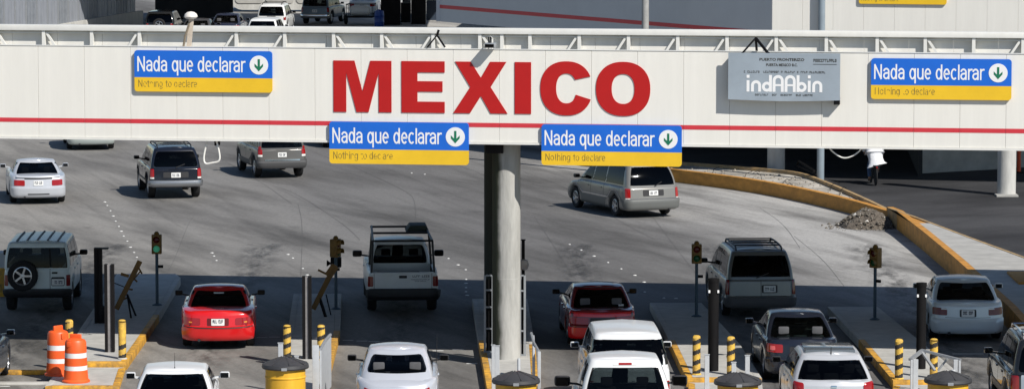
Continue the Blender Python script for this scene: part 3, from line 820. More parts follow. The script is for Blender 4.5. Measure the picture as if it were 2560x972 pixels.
# MEXICO, raised red letters, one mesh each
hL0, hL1 = F(1230, 284)[1], F(1230, 155)[1]
def letter(ch, x0, x1):
    u0, u1 = F(x0, 220)[0], F(x1, 220)[0]
    P = {'M': [(0, 0), (0, 1), (.363, 1), (.5, .40), (.637, 1), (1, 1), (1, 0), (.78, 0), (.78, .77), (.604, 0), (.396, 0), (.22, .77), (.22, 0)],
         'E': [(0, 0), (0, 1), (1, 1), (1, .783), (.37, .783), (.37, .613), (.95, .613), (.95, .41), (.37, .41), (.37, .217), (1, .217), (1, 0)],
         'X': [(0, 0), (.315, .51), (.035, 1), (.325, 1), (.51, .69), (.68, 1), (.98, 1), (.69, .51), (1, 0), (.69, 0), (.51, .335), (.31, 0)],
         'I': [(0, 0), (0, 1), (1, 1), (1, 0)]}
    b = MB(); y0, y1 = -.02, -.003
    if ch in P:
        b.prism([(u0 + (u1 - u0) * x, hL0 + (hL1 - hL0) * z) for x, z in P[ch]], y0, y1)
    else:
        def se(a, rx, rz, cx, cz, e=2.25):
            c, s = math.cos(a), math.sin(a)
            return (cx + rx * math.copysign(abs(c) ** (2 / e), c), cz + rz * math.copysign(abs(s) ** (2 / e), s))
        cz = (hL0 + hL1) / 2; rz = (hL1 - hL0) / 2 * 1.045
        if ch == 'O':
            cx = (u0 + u1) / 2; rx = (u1 - u0) / 2; a0, a1, n = 0, 2 * math.pi, 56; b0, b1 = a0, a1; ix, iz = rx * .42, rz * .55
        else:
            rx = (u1 - u0) * .52; cx = u0 + rx; a0, a1, n = R(24), R(339), 50; b0, b1 = R(33), R(338); ix, iz = rx * .39, rz * .55
        v = []
        for k in range(n + 1):
            t = k / n; o = se(a0 + (a1 - a0) * t, rx, rz, cx, cz); i = se(b0 + (b1 - b0) * t, ix, iz, cx, cz)
            v += [(o[0], y0, o[1]), (i[0], y0, i[1]), (o[0], y1, o[1]), (i[0], y1, i[1])]
        f = []
        for k in range(n):
            q = 4 * k; r = q + 4
            f += [(q, q + 1, r + 1, r), (q + 2, r + 2, r + 3, q + 3), (q, r, r + 2, q + 2), (q + 1, q + 3, r + 3, r + 1)]
        if ch == 'C': f += [(0, 2, 3, 1), (4 * n, 4 * n + 1, 4 * n + 3, 4 * n + 2)]
        b.add(v, f)
    b.build('letter', M_LETTER, gantry, angle=40)
for ch, x0, x1 in (('M', 834, 979), ('E', 1004, 1112), ('X', 1133, 1269), ('I', 1287, 1328), ('C', 1351, 1476), ('O', 1490, 1626)): letter(ch, x0, x1)

# blue and yellow lane signs
def lane_sign(u0, u1, z0, z1, origin, rz, label, out=.03):
    w = u1 - u0; h = z1 - z0
    root = empty('lane_sign', origin + Vector((math.cos(rz), math.sin(rz), 0)) * u0 + Vector((0, 0, z0)), rz, label, 'sign', 'nothing to declare signs on the gantry')
    zm = h * .345; r = .07
    yl = rrect(0, w, 0, h, r)
    lowp = [p for p in rrect(0, w, 0, zm * 2, r) if p[1] <= zm + 1e-6]
    lowp = [(0, zm)] + [p for p in rrect(0, w, 0, h, r) if p[1] < zm and p[0] < w / 2][::1] + [p for p in rrect(0, w, 0, h, r) if p[1] < zm and p[0] > w / 2] + [(w, zm)]
    up = [(w, zm)] + [p for p in rrect(0, w, 0, h, r) if p[1] > zm] + [(0, zm)]
    y1, y0 = -out, -out - .05
    MB().prism(lowp, y0, y1).build('yellow_board', M_YEL, root, angle=40)
    MB().prism(up, y0, y1 + .001).build('blue_board', M_BLUE, root, angle=40)
    bx = MB().box(w * .12, w * .16, -out + .002, .3, h * .1, h * .9).box(w * .84, w * .88, -out + .002, .3, h * .1, h * .9)
    bx.build('bracket', M_GALV, root)
    H = h - zm
    link('lettering', stroke_text('Nada que declarar', (w * .022, w * .808, zm + H * .06, zm + H * .80), M_SWHT, 'lettering', y0 - .002, .125), root)
    small_print('small_lettering', stroke_text('Nothing to declare', (w * .028, w * .46, zm * .20, zm * .84), M_SFAD, 'small_lettering', y0 - .002, .085, .22, int(u0 * 100)), root)
    cx, cz, cr = w * .905, zm + H * .49, H * .35
    MB().prism([(cx + cr * math.cos(2 * math.pi * k / 32), cz + cr * math.sin(2 * math.pi * k / 32)) for k in range(32)], y0 - .005, y0 - .001).build('arrow_disc', M_SWHT, root, angle=40)
    a = cr * .12; s_ = cr
    ar = [(-a, .62), (a, .62), (a, -.18), (.46, .16), (.46, -.14), (0, -.66), (-.46, -.14), (-.46, .16), (-a, -.18)]
    ar = [(x if abs(x) == a else x * s_, z * s_) for x, z in ar]
    MB().prism([(cx + x, cz + z) for x, z in ar], y0 - .010, y0 - .0055).build('arrow', M_GRN, root, smooth=False)
    return root
def fsign(x0, x1, yt, yb, label):
    xm = (x0 + x1) / 2; u0, u1 = F(x0, (yt + yb) / 2)[0], F(x1, (yt + yb) / 2)[0]
    return lane_sign(u0, u1, F(xm, yb)[1], F(xm, yt)[1], GP, GA, label)
fsign(338, 682, 127, 230, 'blue and yellow Nada que declarar sign left of the red letter M')
fsign(825, 1173, 305, 410, 'blue and yellow sign hanging below the beam left of the column')
fsign(1355, 1705, 312, 414, 'blue and yellow sign hanging below the beam right of the column')
fsign(2178, 2529, 147, 249, 'blue and yellow Nada que declarar sign right of the grey board')

# grey agency board
u0, u1 = F(1823, 190)[0], F(2102, 190)[0]; z0, z1 = F(1960, 248)[1], F(1960, 132)[1]
w = u1 - u0; h = z1 - z0
brd = empty('agency_board', GP + ga * u0 + Vector((0, 0, z0)), GA, 'grey sheet metal board with white indaabin logo mounted on the beam', 'sign')
# slightly buckled sheet
v = []; f = []; nx, nz = 16, 6
for j in range(nz + 1):
    for i in range(nx + 1):
        x, z = w * i / nx, h * j / nz
        v.append((x, -.25 - .002 * math.sin(3 * x / w + 1), z + .03 * (1 - z / h) * -math.sin(math.pi * i / nx)))
n1 = len(v)
for i in range(nx):
    for j in range(nz): f.append((j * (nx + 1) + i, j * (nx + 1) + i + 1, (j + 1) * (nx + 1) + i + 1, (j + 1) * (nx + 1) + i))
b = MB().add(v, f).add([(p[0], p[1] + .03, p[2]) for p in v], [tuple(reversed(q)) for q in f])
edge = [i for i in range(nx + 1)] + [(j + 1) * (nx + 1) - 1 for j in range(1, nz + 1)] + [nz * (nx + 1) + i for i in range(nx - 1, -1, -1)] + [j * (nx + 1) for j in range(nz - 1, 0, -1)]
k = len(edge); b.add([v[i] for i in edge] + [(v[i][0], v[i][1] + .03, v[i][2]) for i in edge], [(i, (i + 1) % k, k + (i + 1) % k, k + i) for i in range(k)])
b.build('sheet', M_GRYS, brd)
MB().box(.05, .12, -.2, -.005, .05, h - .05).box(w - .12, w - .05, -.2, -.005, .05, h - .05).build('standoff', M_BSTEEL, brd)
MB().box(w - .14, w - .01, -.22, -.006, -.1, .06).build('junction_box', M_BSTEEL, brd)
yb = -.2535
link('heading', text_mesh('PUERTO FRONTERIZO', (w * .28, w * .68, h * .835, h * .895), .0015, M_SBLK, 'heading', bold=.03, y=yb), brd)
link('subheading', text_mesh('PUERTA MEXICO B.C.', (w * .34, w * .62, h * .72, h * .78), .0015, M_SBLK, 'subheading', bold=.03, y=yb), brd)
small_print('small_print', glyph_blocks((w * .14, w * .87, h * .575, h * .62), 46, M_SBLK, 'small_print', yb, .0015, 5, (1, 9, 10, 20, 22, 29, 31, 36)), brd)
small_print('small_print', glyph_blocks((w * .24, w * .76, h * .085, h * .125), 34, M_SBLK, 'small_print', yb, .0015, 9, (8, 9, 13, 14, 22, 23, 27)), brd)
small_print('small_logo', glyph_blocks((w * .76, w * .97, h * .82, h * .885), 12, M_SBLK, 'small_logo', yb, .0015, 3), brd)
MB().box(w * .76, w * .97, yb - .0015, yb, h * .765, h * .775).build('underline', M_SBLK, brd)
lz0, lz1 = h * .17, h * .53
def logo_ring(b, cx, r1, r0, a0, a1, cz, n=14):
    pts = [(cx + r1 * math.cos(R(a0 + (a1 - a0) * k / n)), cz + r1 * math.sin(R(a0 + (a1 - a0) * k / n)), cx + r0 * math.cos(R(a0 + (a1 - a0) * k / n)), cz + r0 * math.sin(R(a0 + (a1 - a0) * k / n))) for k in range(n + 1)]
    for p, q in zip(pts, pts[1:]): b.prism([(p[0], p[1]), (q[0], q[1]), (q[2], q[3]), (p[2], p[3])], yb - .002, yb)
LH = lz1 - lz0; sw_ = w * .026; xh = LH * .68; r1 = w * .045; r0 = r1 - sw_
def logo_glyph(ch, x):
    b = MB()
    if ch == 'i':
        b.box(x, x + sw_, yb - .002, yb, lz0, lz0 + xh); b.box(x, x + sw_, yb - .002, yb, lz0 + LH * .82, lz0 + LH)
    elif ch == 'n':
        cx = x + r1; b.box(x, x + sw_, yb - .002, yb, lz0, lz0 + xh - r1 + .001); b.box(x + 2 * r1 - sw_, x + 2 * r1, yb - .002, yb, lz0, lz0 + xh - r1 + .001); logo_ring(b, cx, r1, r0, 0, 180, lz0 + xh - r1)
    elif ch in 'db':
        cx = x + r1; logo_ring(b, cx, r1, r0, 0, 360, lz0 + r1, 28); sx_ = x + 2 * r1 - sw_ if ch == 'd' else x
        b.box(sx_, sx_ + sw_, yb - .0024, yb, lz0, lz0 + LH)
    elif ch == 'A':
        ra = w * .05; cx = x + ra; b.box(x, x + sw_, yb - .002, yb, lz0, lz1 - ra + .001); b.box(x + 2 * ra - sw_, x + 2 * ra, yb - .002, yb, lz0, lz1 - ra + .001); logo_ring(b, cx, ra, ra - sw_, 0, 180, lz1 - ra)
        b.box(x + sw_, x + 2 * ra - sw_, yb - .002, yb, lz0 + LH * .34, lz0 + LH * .46)
    b.build('logo_letter', M_SWHT, brd, smooth=False)
for ch, fx in (('i', .165), ('n', .205), ('d', .302), ('A', .398), ('A', .505), ('b', .612), ('i', .712), ('n', .752)): logo_glyph(ch, w * fx)
MB().beam((w * .24, -.1, h + .33), (w * .12, -.22, h - .02), .035).beam((w * .24, -.1, h + .33), (w * .36, -.22, h - .02), .05).beam((w * .24, -.1, h + .33), (w * .24, .3, h - .1), .05).build('hanger', M_BSTEEL, brd)

# small fittings on the beam
def fit(name, u, z, label, cat, y=0):
    return empty(name, GP + ga * u + gn * y + Vector((0, 0, z)), GA, label, cat)
u, z = F(1225, 125)
e = fit('floodlight', u, h_top + .035, 'small floodlight on a bracket above the letter X', 'floodlight')
MB().tube([(.03, .2, -.3), (.03, .15, .22), (.03, -.1, .26)], .02, 8).build('arm', M_STEELW, e)
MB().tube([(-.05, .12, .25), (-.05, .12, -.05)], .014, 6).build('cable', M_BSTEEL, e)
MB().box(-.08, .16, -.34, -.06, .02, .13).build('housing', M_GALV, e, bevel=.025)
MB().box(-.06, .14, -.36, -.342, .04, .11).build('lens', M_GLASS, e)
MB().beam((.03, -.1, .26), (.03, -.2, .12), .03).build('yoke', M_BSTEEL, e)
u, z = F(1085, 125)
e = fit('cable_bracket', u, h_top + .035, 'dark bent bracket on the beam top above letters E and X', 'bracket')
MB().beam((-.16, .02, 0), (.06, .06, .28), .09, .03).beam((.06, .06, .28), (.1, .06, .40), .05, .05).beam((.06, .06, .28), (.25, .03, .01), .035, .035).build('strut', M_BSTEEL, e)
u, z = F(470, 120)
e = fit('mast_camera', u, h_top + .035, 'cream post with a rounded cap above the left lane sign', 'camera post')
MB().beam((-.02, .1, -.2), (.06, .12, .62), .10, .09).build('post', mat('cream_paint', (.55, .47, .38), .6, var=.15), e)
MB().tube([(-.13, .06, -.1), (-.08, .06, .2), (.0, .08, .45), (.04, .1, .55)], .03, 6).build('stay', mat('brown_steel', (.22, .18, .13), .7, var=.3), e)
MB().lathe([(.0001, .18), (.08, .165), (.14, .12), (.16, .06), (.13, .02), (.0001, 0)], 14, c=(.05, .1, .6)).build('cap', mat('cream_cap', (.7, .66, .6), .5), e)

def cable(name, pts, label, r=.018):
    b = MB(); P = [Vector(p) for p in pts]
    for _ in range(3):
        q = [P[0]]
        for a, c in zip(P, P[1:]): q += [a * .75 + c * .25, a * .25 + c * .75]
        P = q + [P[-1]]
    o = P[0].copy()
    return tag(b.tube([p - o for p in P], r, 8).build(name, M_CBL, None, o), label, 'cable')
def fp(px, py, y=.1): 
    u, z = F(px, py); return GP + ga * u + gn * y + Vector((0, 0, z))
cable('hanging_cable', [fp(518, 345), fp(506, 392), fp(509, 412), fp(528, 408), fp(547, 405), fp(547, 385), fp(537, 345)], 'white cable loop dangling under the left part of the beam', .022)
cable('hanging_cable', [fp(2070, 358), fp(2072, 372), fp(2090, 388), fp(2110, 398), fp(2135, 390), fp(2155, 372), fp(2160, 358)], 'thin white cable sagging under the beam beside the bluish pole', .016)
e = fit('hanging_lamp', F(536, 350)[0], F(536, 366)[1], 'small dark lamp under the beam beside the cable loop', 'lamp', .3)
MB().box(-.06, .06, -.06, .06, 0, .16).build('housing', M_BSTEEL, e, bevel=.015); MB().box(-.05, .03, -.05, .05, -.1, -.002).build('lamp_glass', M_SWHT, e, bevel=.015)

# ------------------------------------------------------------------ second building behind: clad fascia on columns
hs = 5.2
K1 = G(1930, 84, hs); K2 = G(1100, 17, hs); K3 = G(3300, 102, hs)
def along(a, b): 
    d = (b - a); d.z = 0; return d.normalized(), math.atan2(d.y, d.x), Vector((d.x, d.y, 0)).length
d13, a13, l13 = along(K1, K3); d12, a12, l12 = along(K1, K2)
hall = empty('inspection_hall', (K1.x, K1.y, 0), 0, 'raised inspection hall behind the gantry with white and shaded grey fascia and red stripe', 'building')
zb2, zt2 = 4.62, 8.4
def hall_local(p): return Vector((p.x - K1.x, p.y - K1.y, p.z))
n = int(l13 / 1.05)
for i in range(n):
    m = MB().box(.003, 1.047, 0, .06, zb2, zt2).mesh('panel', M_CLAD, bevel=.004, bseg=1)
    o = link('panel', m, hall, (d13.x * 1.05 * i, d13.y * 1.05 * i, 0), (0, 0, a13))
MB().box(0, 1.05 * n, -.006, -.0005, hs - .055, hs + .055).build('stripe', M_STRIPE, hall, rot=(0, 0, a13), smooth=False)
MB().box(0, 1.05 * n, .062, .14, zb2, zt2).build('panel_backing', M_CLADB, hall, rot=(0, 0, a13))
# return face, receding to the left (local x runs K2 -> K1)
a21 = a12 + math.pi; K2l = hall_local(Vector((K2.x, K2.y, 0)))
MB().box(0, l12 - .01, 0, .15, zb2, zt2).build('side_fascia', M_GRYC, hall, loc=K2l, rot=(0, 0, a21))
MB().box(0, l12 - .01, -.008, -.0005, hs - .07, hs + .07).build('side_stripe', M_STRIPE, hall, loc=K2l, rot=(0, 0, a21), smooth=False)
k4 = Vector((K2.x + 1.5, K2.y + 14, 0)); d24, a24, l24 = along(Vector((K2.x, K2.y, 0)), k4)
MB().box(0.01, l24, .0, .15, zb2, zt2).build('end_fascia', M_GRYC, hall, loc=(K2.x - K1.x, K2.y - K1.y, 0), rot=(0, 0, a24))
poly = [hall_local(p) for p in (K1 + d13 * .3 + Vector((0, .3, 0)), Vector((K3.x, K3.y + .3, 0)), Vector((K3.x + 4, 235, 0)), Vector((K2.x + 6, 235, 0)), Vector((K2.x + .4, K2.y + .3, 0)))]
MB().slab([(p.x, p.y) for p in poly], zb2 + .05, zb2 + .5).build('floor_slab', M_CLADB, hall)
MB().slab([(p.x, p.y) for p in poly], zt2 - .4, zt2 - .1).build('roof_slab', M_CLADB, hall)
def hcol(px, py, r, m=M_CONC2):
    p = G(px, py); column('column', hall, hall_local(p), r, zb2 + .06, m)
hcol(1940, 441, .31); hcol(2516, 488, .31); hcol(2478, 421, .26); hcol(1290, 356, .3)
p = G(2516, 490); q = hall_local(p); MB().box(q.x - .36, q.x + .36, q.y - .34, q.y + .36, 0, .06).build('column_foot', M_CONC, hall)
# back walls added under the hall, deep shade put into their near-black colour
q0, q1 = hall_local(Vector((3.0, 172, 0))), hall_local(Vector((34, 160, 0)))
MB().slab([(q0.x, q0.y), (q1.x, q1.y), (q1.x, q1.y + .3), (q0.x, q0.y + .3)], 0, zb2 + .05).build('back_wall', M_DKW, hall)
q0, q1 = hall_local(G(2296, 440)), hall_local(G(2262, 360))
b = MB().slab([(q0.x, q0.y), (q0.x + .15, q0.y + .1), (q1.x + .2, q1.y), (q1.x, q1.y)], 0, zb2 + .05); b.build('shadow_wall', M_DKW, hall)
# concrete ramp wall beyond the cyclist
q0, q1, q2 = G(2298, 434), G(2480, 424), G(2610, 415)
rw = MB()
pts = [q0, q1, q2]
rw.slab([(p.x, p.y) for p in pts] + [(p.x + .1, p.y + .25) for p in reversed(pts)], 0, 1.35)
tag(rw.build('ramp_wall', M_CONC), 'grey concrete ramp wall in shade behind the right columns', 'wall')

# masts between the two structures
def mast(px, py, r, h, m, name, label):
    e = empty(name, G(px, py), 0, label, 'pole')
    MB().lathe([(r, 0), (r * .95, h)], 16).build('shaft', m, e); MB().lathe([(r * 1.6, 0), (r * 1.6, .03), (r * 1.15, .05), (r * 1.1, .1)], 16).build('base_flange', m, e)
    return e
e = mast(2051, 466, .125, 9.5, M_POLE, 'steel_mast', 'tall blue grey steel mast standing in the broken median')
MB().box(.11, .2, -.1, .06, 3.75, 4.0).build('junction_box', M_BSTEEL, e)
mast(1612, 440, .13, 9.5, mat('weathered_pole', (.33, .33, .32), .7, var=.15), 'concrete_mast', 'tall grey mast in front of the shaded grey fascia')
# lane sign on the hall, only its yellow lower edge is in view
su0 = (plane_hit(2148, 5, K1, Vector((-d13.y, d13.x, 0))) - K1).dot(d13); su1 = (plane_hit(2367, 5, K1, Vector((-d13.y, d13.x, 0))) - K1).dot(d13)
sz = plane_hit(2258, 11, K1, Vector((-d13.y, d13.x, 0))).z
lane_sign(su0, su1, sz, sz + (su1 - su0) * .3, Vector((K1.x, K1.y, 0)), a13, 'lane sign on the hall behind, only its yellow edge showing at the top')
# ------------------------------------------------------------------ median wall, apron details
def ribbon(front, back, h0, h1, name, m, parent):
    """wall between two plan polylines"""
    b = MB(); n = len(front); v = []
    for p, q in zip(front, back):
        v += [(p.x, p.y, h0), (p.x, p.y, h1), (q.x, q.y, h1), (q.x, q.y, h0)]
    f = []
    for i in range(n - 1):
        for k in range(4): f.append((4 * i + k, 4 * i + (k + 1) % 4, 4 * i + 4 + (k + 1) % 4, 4 * i + 4 + k))
    f += [(3, 2, 1, 0), (4 * n - 4, 4 * n - 3, 4 * n - 2, 4 * n - 1)]
    return b.add(v, f).build(name, m, parent)
def smooth_pts(pts, it=2):
    for _ in range(it):
        q = [pts[0]]
        for a, c in zip(pts, pts[1:]): q += [a * .75 + c * .25, a * .25 + c * .75]
        pts = q + [pts[-1]]
    return pts
def offset(pts, d):
    o = []
    for i, p in enumerate(pts):
        t = (pts[min(i + 1, len(pts) - 1)] - pts[max(i - 1, 0)]); t.z = 0; t.normalize()
        o.append(p + Vector((t.y, -t.x, 0)) * d)
    return o
WH = .56
wl_pts = smooth_pts([G(1560, 440), G(1700, 457), G(1856, 477), G(1974, 498), G(2122, 532), G(2216, 562)])
med = empty('median_wall', G(2216, 562), 0, 'low curved ochre yellow wall sweeping along the median', 'wall')
loc = lambda pts: [p - med.location for p in pts]
ribbon(loc(wl_pts), loc(offset(wl_pts, -.22)), 0, .44, 'wall', M_ORNG, med)
# broken ground inside the median
mbk = smooth_pts([G(1560, 398, .34), G(1723, 406, .34), G(1919, 422, .34), G(1990, 429, .34), G(2040, 445, .34), G(2140, 487, .34), G(2212, 521, .34)])
for p in mbk: p.z = 0
fill = [p for p in offset(wl_pts, -.2)] + list(reversed(mbk))
tag(MB().slab([(p.x, p.y) for p in fill], -.1, .22).build('median_fill', mat('broken_concrete', (.44, .41, .36), .95, var=.6, vscale=.9, bump=.8, bscale=9)), kind='structure')
bk = empty('median_kerb', G(2140, 490), 0, 'thin ochre kerb along the far side of the broken median', 'kerb')
l2 = [p - bk.location for p in mbk]
M_TANK = mat('faded_kerb_paint', (.42, .27, .11), .8, var=.35, vscale=3, dirt=(.3, .24, .16))
ribbon(l2, [p for p in offset(l2, -.12)], 0, .34, 'kerb', M_TANK, bk)
# raised walkway wedge to the right, with its yellow face
win = [G(2216, 562), G(2241, 572), G(2310, 628), G(2384, 692), G(2448, 752), G(2520, 820), G(2640, 960)]
wout = [G(2226, 519, WH), G(2300, 545, WH), G(2430, 594, WH), G(2560, 641, WH), G(2680, 690, WH), G(2790, 745, WH), G(2960, 830, WH)]
walk = empty('raised_walkway', G(2241, 572), 0, 'raised concrete walkway wedge with yellow side wall widening toward the right', 'walkway')
W0 = walk.location
for p in wout: p.z = 0
ribbon([p - W0 for p in win], [p - W0 for p in offset(win, -.2)], 0, WH, 'yellow_face', M_ORNG, walk)
inn = offset(win, -.204)
ribbon([p - W0 for p in offset(wout, .09)], [p - W0 for p in wout], 0, WH + .004, 'far_edge', M_TANK, walk)
wi2 = offset(wout, .094)
# slabs of the walkway top, each its own piece with a pale joint between
def lin(pts, y):
    for a, c in zip(pts, pts[1:]):
        if (a.y - y) * (c.y - y) <= 0 and a.y != c.y: 
            k = (y - a.y) / (c.y - a.y); return a + (c - a) * k
    return pts[0] if abs(pts[0].y - y) < abs(pts[-1].y - y) else pts[-1]
ysl = [G(1280, yy, WH).y for yy in (557, 578, 612, 645, 680, 715, 755, 800, 850)]
for ya, yb_ in zip(ysl, ysl[1:]):
    A, B_, C_, D_ = lin(inn, ya - .015), lin(wi2, ya - .015), lin(wi2, yb_ + .015), lin(inn, yb_ + .015)
    MB().slab([(A.x - W0.x, A.y - W0.y), (B_.x - W0.x, B_.y - W0.y), (C_.x - W0.x, C_.y - W0.y), (D_.x - W0.x, D_.y - W0.y)], .05, WH - .004 + random.uniform(-.004, .003)).build('slab', M_CONC, walk, bevel=.006, bseg=1)
core = [p for p in offset(win, -.1)][:4] + [p for p in reversed(offset(wout, .07)[:3])]
MB().slab([(p.x - W0.x, p.y - W0.y) for p in core], .02, WH - .03).build('core', M_ORNG, walk)
yy = [ysl[0] + (ysl[-1] - ysl[0]) * k / 24 for k in range(25)]
MB().slab([(p.x - W0.x, p.y - W0.y) for p in [lin(wi2, y) for y in yy] + [lin(inn, y) for y in reversed(yy)]], .02, WH - .02).build('joint_fill', M_PMARK, walk)
# lower ochre block at the right edge under the gantry shade
p = G(2560, 745)
e = empty('kerb_block', p, 0, 'dark ochre block at the walkway foot by the right edge', 'kerb')
MB().box(-.35, 1.6, -1.6, .9, 0, .62).build('block', M_ORNG, e, bevel=.03)

# rubble
rp = empty('rubble_pile', G(2168, 566), 0, 'heap of dark rubble and gravel against the yellow wall', 'rubble')
rnd = random.Random(4)
b = MB(); nx, nr = 26, 9; v = [(0, 0, .55)]; f = []
for i in range(1, nr + 1):
    for k in range(nx):
        a = 2 * math.pi * k / nx; rr = i / nr
        x = .98 * rr * math.cos(a) * (1 + .12 * math.sin(3 * a + 1)); y = 1.1 * rr * math.sin(a) * (1 + .1 * math.cos(2 * a))
        z = .56 * (1 - rr ** 1.4) + rnd.uniform(-.04, .05) * (1 if i < nr else 0) - (.02 if i == nr else 0)
        v.append((x, y, z))
for k in range(nx): f.append((0, 1 + k, 1 + (k + 1) % nx))
for i in range(nr - 1):
    for k in range(nx): f.append((1 + i * nx + k, 1 + (i + 1) * nx + k, 1 + (i + 1) * nx + (k + 1) % nx, 1 + i * nx + (k + 1) % nx))
b.add(v, f).build('heap', mat('rubble_earth', (.12, .10, .08), .95, var=.6, vscale=6, bump=1.0, bscale=18), rp, angle=20)
def stone(b, c, r, rnd):
    vs = []; 
    for (x, y, z) in ((1, 0, 0), (-1, 0, 0), (0, 1, 0), (0, -1, 0), (0, 0, 1), (0, 0, -1)):
        k = r * rnd.uniform(.6, 1.2); vs.append((c[0] + x * k, c[1] + y * k, c[2] + z * k * .8))
    b.add(vs, [(0, 2, 4), (2, 1, 4), (1, 3, 4), (3, 0, 4), (2, 0, 5), (1, 2, 5), (3, 1, 5), (0, 3, 5)])
sb = MB(); sl = MB()
for i in range(1100):
    a = rnd.uniform(0, 6.283); rr = math.sqrt(rnd.random()) * (1.02 if i < 950 else 1.45)
    x, y = .98 * rr * math.cos(a), 1.1 * rr * math.sin(a); z = .56 * (1 - min(rr, 1) ** 1.4) + .01
    stone(sl if rnd.random() < .06 else sb, (x, y, z), rnd.uniform(.008, .03) if rnd.random() < .85 else rnd.uniform(.03, .08), rnd)
o = sb.build('gravel', mat('rubble_stone', (.15, .13, .105), .9, var=.4, vscale=8), rp, smooth=False); o['kind'] = 'stuff'
o = sl.build('pale_gravel', mat('pale_rubble_stone', (.62, .60, .56), .8, var=.2), rp, smooth=False); o['kind'] = 'stuff'
# broken concrete and bent bars in the median
b = MB(); rnd = random.Random(12)
for i in range(360):
    t = rnd.random(); k = rnd.random()
    A = wl_pts[int(t * (len(wl_pts) - 1))]; B_ = mbk[int(t * (len(mbk) - 1))]
    p = A + (B_ - A) * (.12 + .8 * k); stone(b, (p.x, p.y, .23), rnd.uniform(.02, .075), rnd)
o = tag(b.build('median_debris', mat('median_stone', (.30, .27, .225), .9, var=.5, vscale=5), smooth=False), 'broken stones and concrete lumps lying in the median', 'rubble', kind='stuff')
for (pa, pb, lab) in (((1992, 428, 1.0), (2036, 452, .75), 'dark bent steel rail leaning in the median beside the mast'), ):
    e = empty('bent_rail', G(2036, 452), 0, lab, 'rail'); o = e.location
    P0, P1 = G(1992, 447), G(2036, 458)
    MB().tube([P0 - o + Vector((0, 0, .5)), P0 - o + Vector((.06, -.1, .62)), P1 - o + Vector((0, 0, .42))], .045, 8).tube([P0 - o + Vector((0.05, .3, .4)), P1 - o + Vector((.08, .2, .28))], .035, 8).build('rail', M_BSTEEL, e)
for kk, (px, py, dx) in enumerate(((1860, 448, .5), (1905, 452, -.3), (1955, 470, .25), (1985, 480, -.2), (2075, 478, .3), (2100, 490, .2), (1780, 438, .4))):
    e = tag(MB().tube([(0, 0, 0), (dx * .15, 0, .2), (dx * .7, .1, .3), (dx * 1.1, .1, .24)], .010, 5).build('reinforcing_bar', M_BSTEEL, None, G(px, py, .2)), ['thin', 'curled', 'rusty', 'hooked', 'leaning', 'twisted', 'crooked'][kk] + ' bent bar in the median, ' + ['second', 'third', 'fourth', 'fifth', 'sixth', 'seventh', 'first'][kk] + ' from its left end', 'steel bar', 'bent bars in the median')

# ------------------------------------------------------------------ traffic islands between the lanes
def island(name, outline, h, label, kerb_sides, seams=()):
    pts = [G(*p) for p in outline]; o = pts[0].copy(); o.z = 0
    e = empty(name, o, 0, label, 'traffic island')
    loc_ = [p - o for p in pts]; n = len(loc_)
    cen = sum(loc_, Vector()) / n
    inner = []
    for i, p in enumerate(loc_):
        d0 = (p - loc_[i - 1]).normalized(); d1 = (loc_[(i + 1) % n] - p).normalized()
        n0 = Vector((-d0.y, d0.x, 0)); n1 = Vector((-d1.y, d1.x, 0)); nn = (n0 + n1).normalized()
        inner.append(p + nn * (.15 / max(nn.dot(n0), .4)))
    MB().slab([(p.x, p.y) for p in inner], .0, h - .003).build('concrete_top', M_ISL, e)
    for i in range(n):
        a, b_, c, d = loc_[i], loc_[(i + 1) % n], inner[(i + 1) % n], inner[i]
        MB().slab([(p.x, p.y) for p in (a, b_, c, d)], -.05, h).build('kerb', M_KERB if i in kerb_sides else M_ISL, e, bevel=.018, bseg=2)
    return e
# outlines run anticlockwise seen from above (photo order: near-left, near-right, far-right, far-left)
IH = .2
island('traffic_island', [(152, 925), (316, 925), (356, 868), (398, 805), (452, 712), (440, 702), (292, 702), (202, 838)], IH, 'concrete island with yellow kerb behind the two orange drums', (0, 1, 2))
island('traffic_island', [(112, 975), (298, 975), (313, 928), (150, 928)], .1, 'low kerbed pad under the two orange drums', (0, 1))
island('traffic_island', [(690, 1020), (806, 1020), (850, 845), (854, 752), (734, 752), (722, 830)], IH, 'concrete island beside the white pickup lane with yellow right kerb', (0, 1))
island('traffic_island', [(1222, 1020), (1350, 1020), (1338, 880), (1318, 765), (1180, 765), (1196, 870)], IH, 'concrete island carrying the round gantry column', (0, 1, 5))
island('traffic_island', [(1716, 966), (1905, 966), (1850, 880), (1754, 775), (1624, 775), (1672, 870)], IH, 'concrete island right of the stacked white pickups', (0, 5))
island('traffic_island', [(2232, 972), (2420, 972), (2310, 880), (2194, 785), (2068, 785), (2146, 868)], IH, 'concrete island left of the silver sedan with curved yellow kerb', (0, 5))
island('traffic_island', [(2200, 1060), (2430, 1060), (2420, 974), (2235, 974)], .12, 'low pad under the yellow bin at the right', (0, 3))
island('traffic_island', [(1725, 1060), (1915, 1060), (1905, 968), (1720, 968)], .12, 'low pad under the yellow bin beside the white pickup', (0, 3))
e = empty('kerb_stub', G(60, 935), 0, 'short scraped yellow kerb piece at the left beside the drums', 'kerb'); MB().box(-.55, .55, -.1, .1, 0, .1).build('kerb', M_KERB, e, bevel=.02)
e = empty('kerb_stub', G(20, 960), 0, 'narrow concrete strip low at the left edge', 'kerb'); MB().box(-.9, .9, -.15, .15, 0, .05).build('kerb', M_ISL, e, bevel=.015)

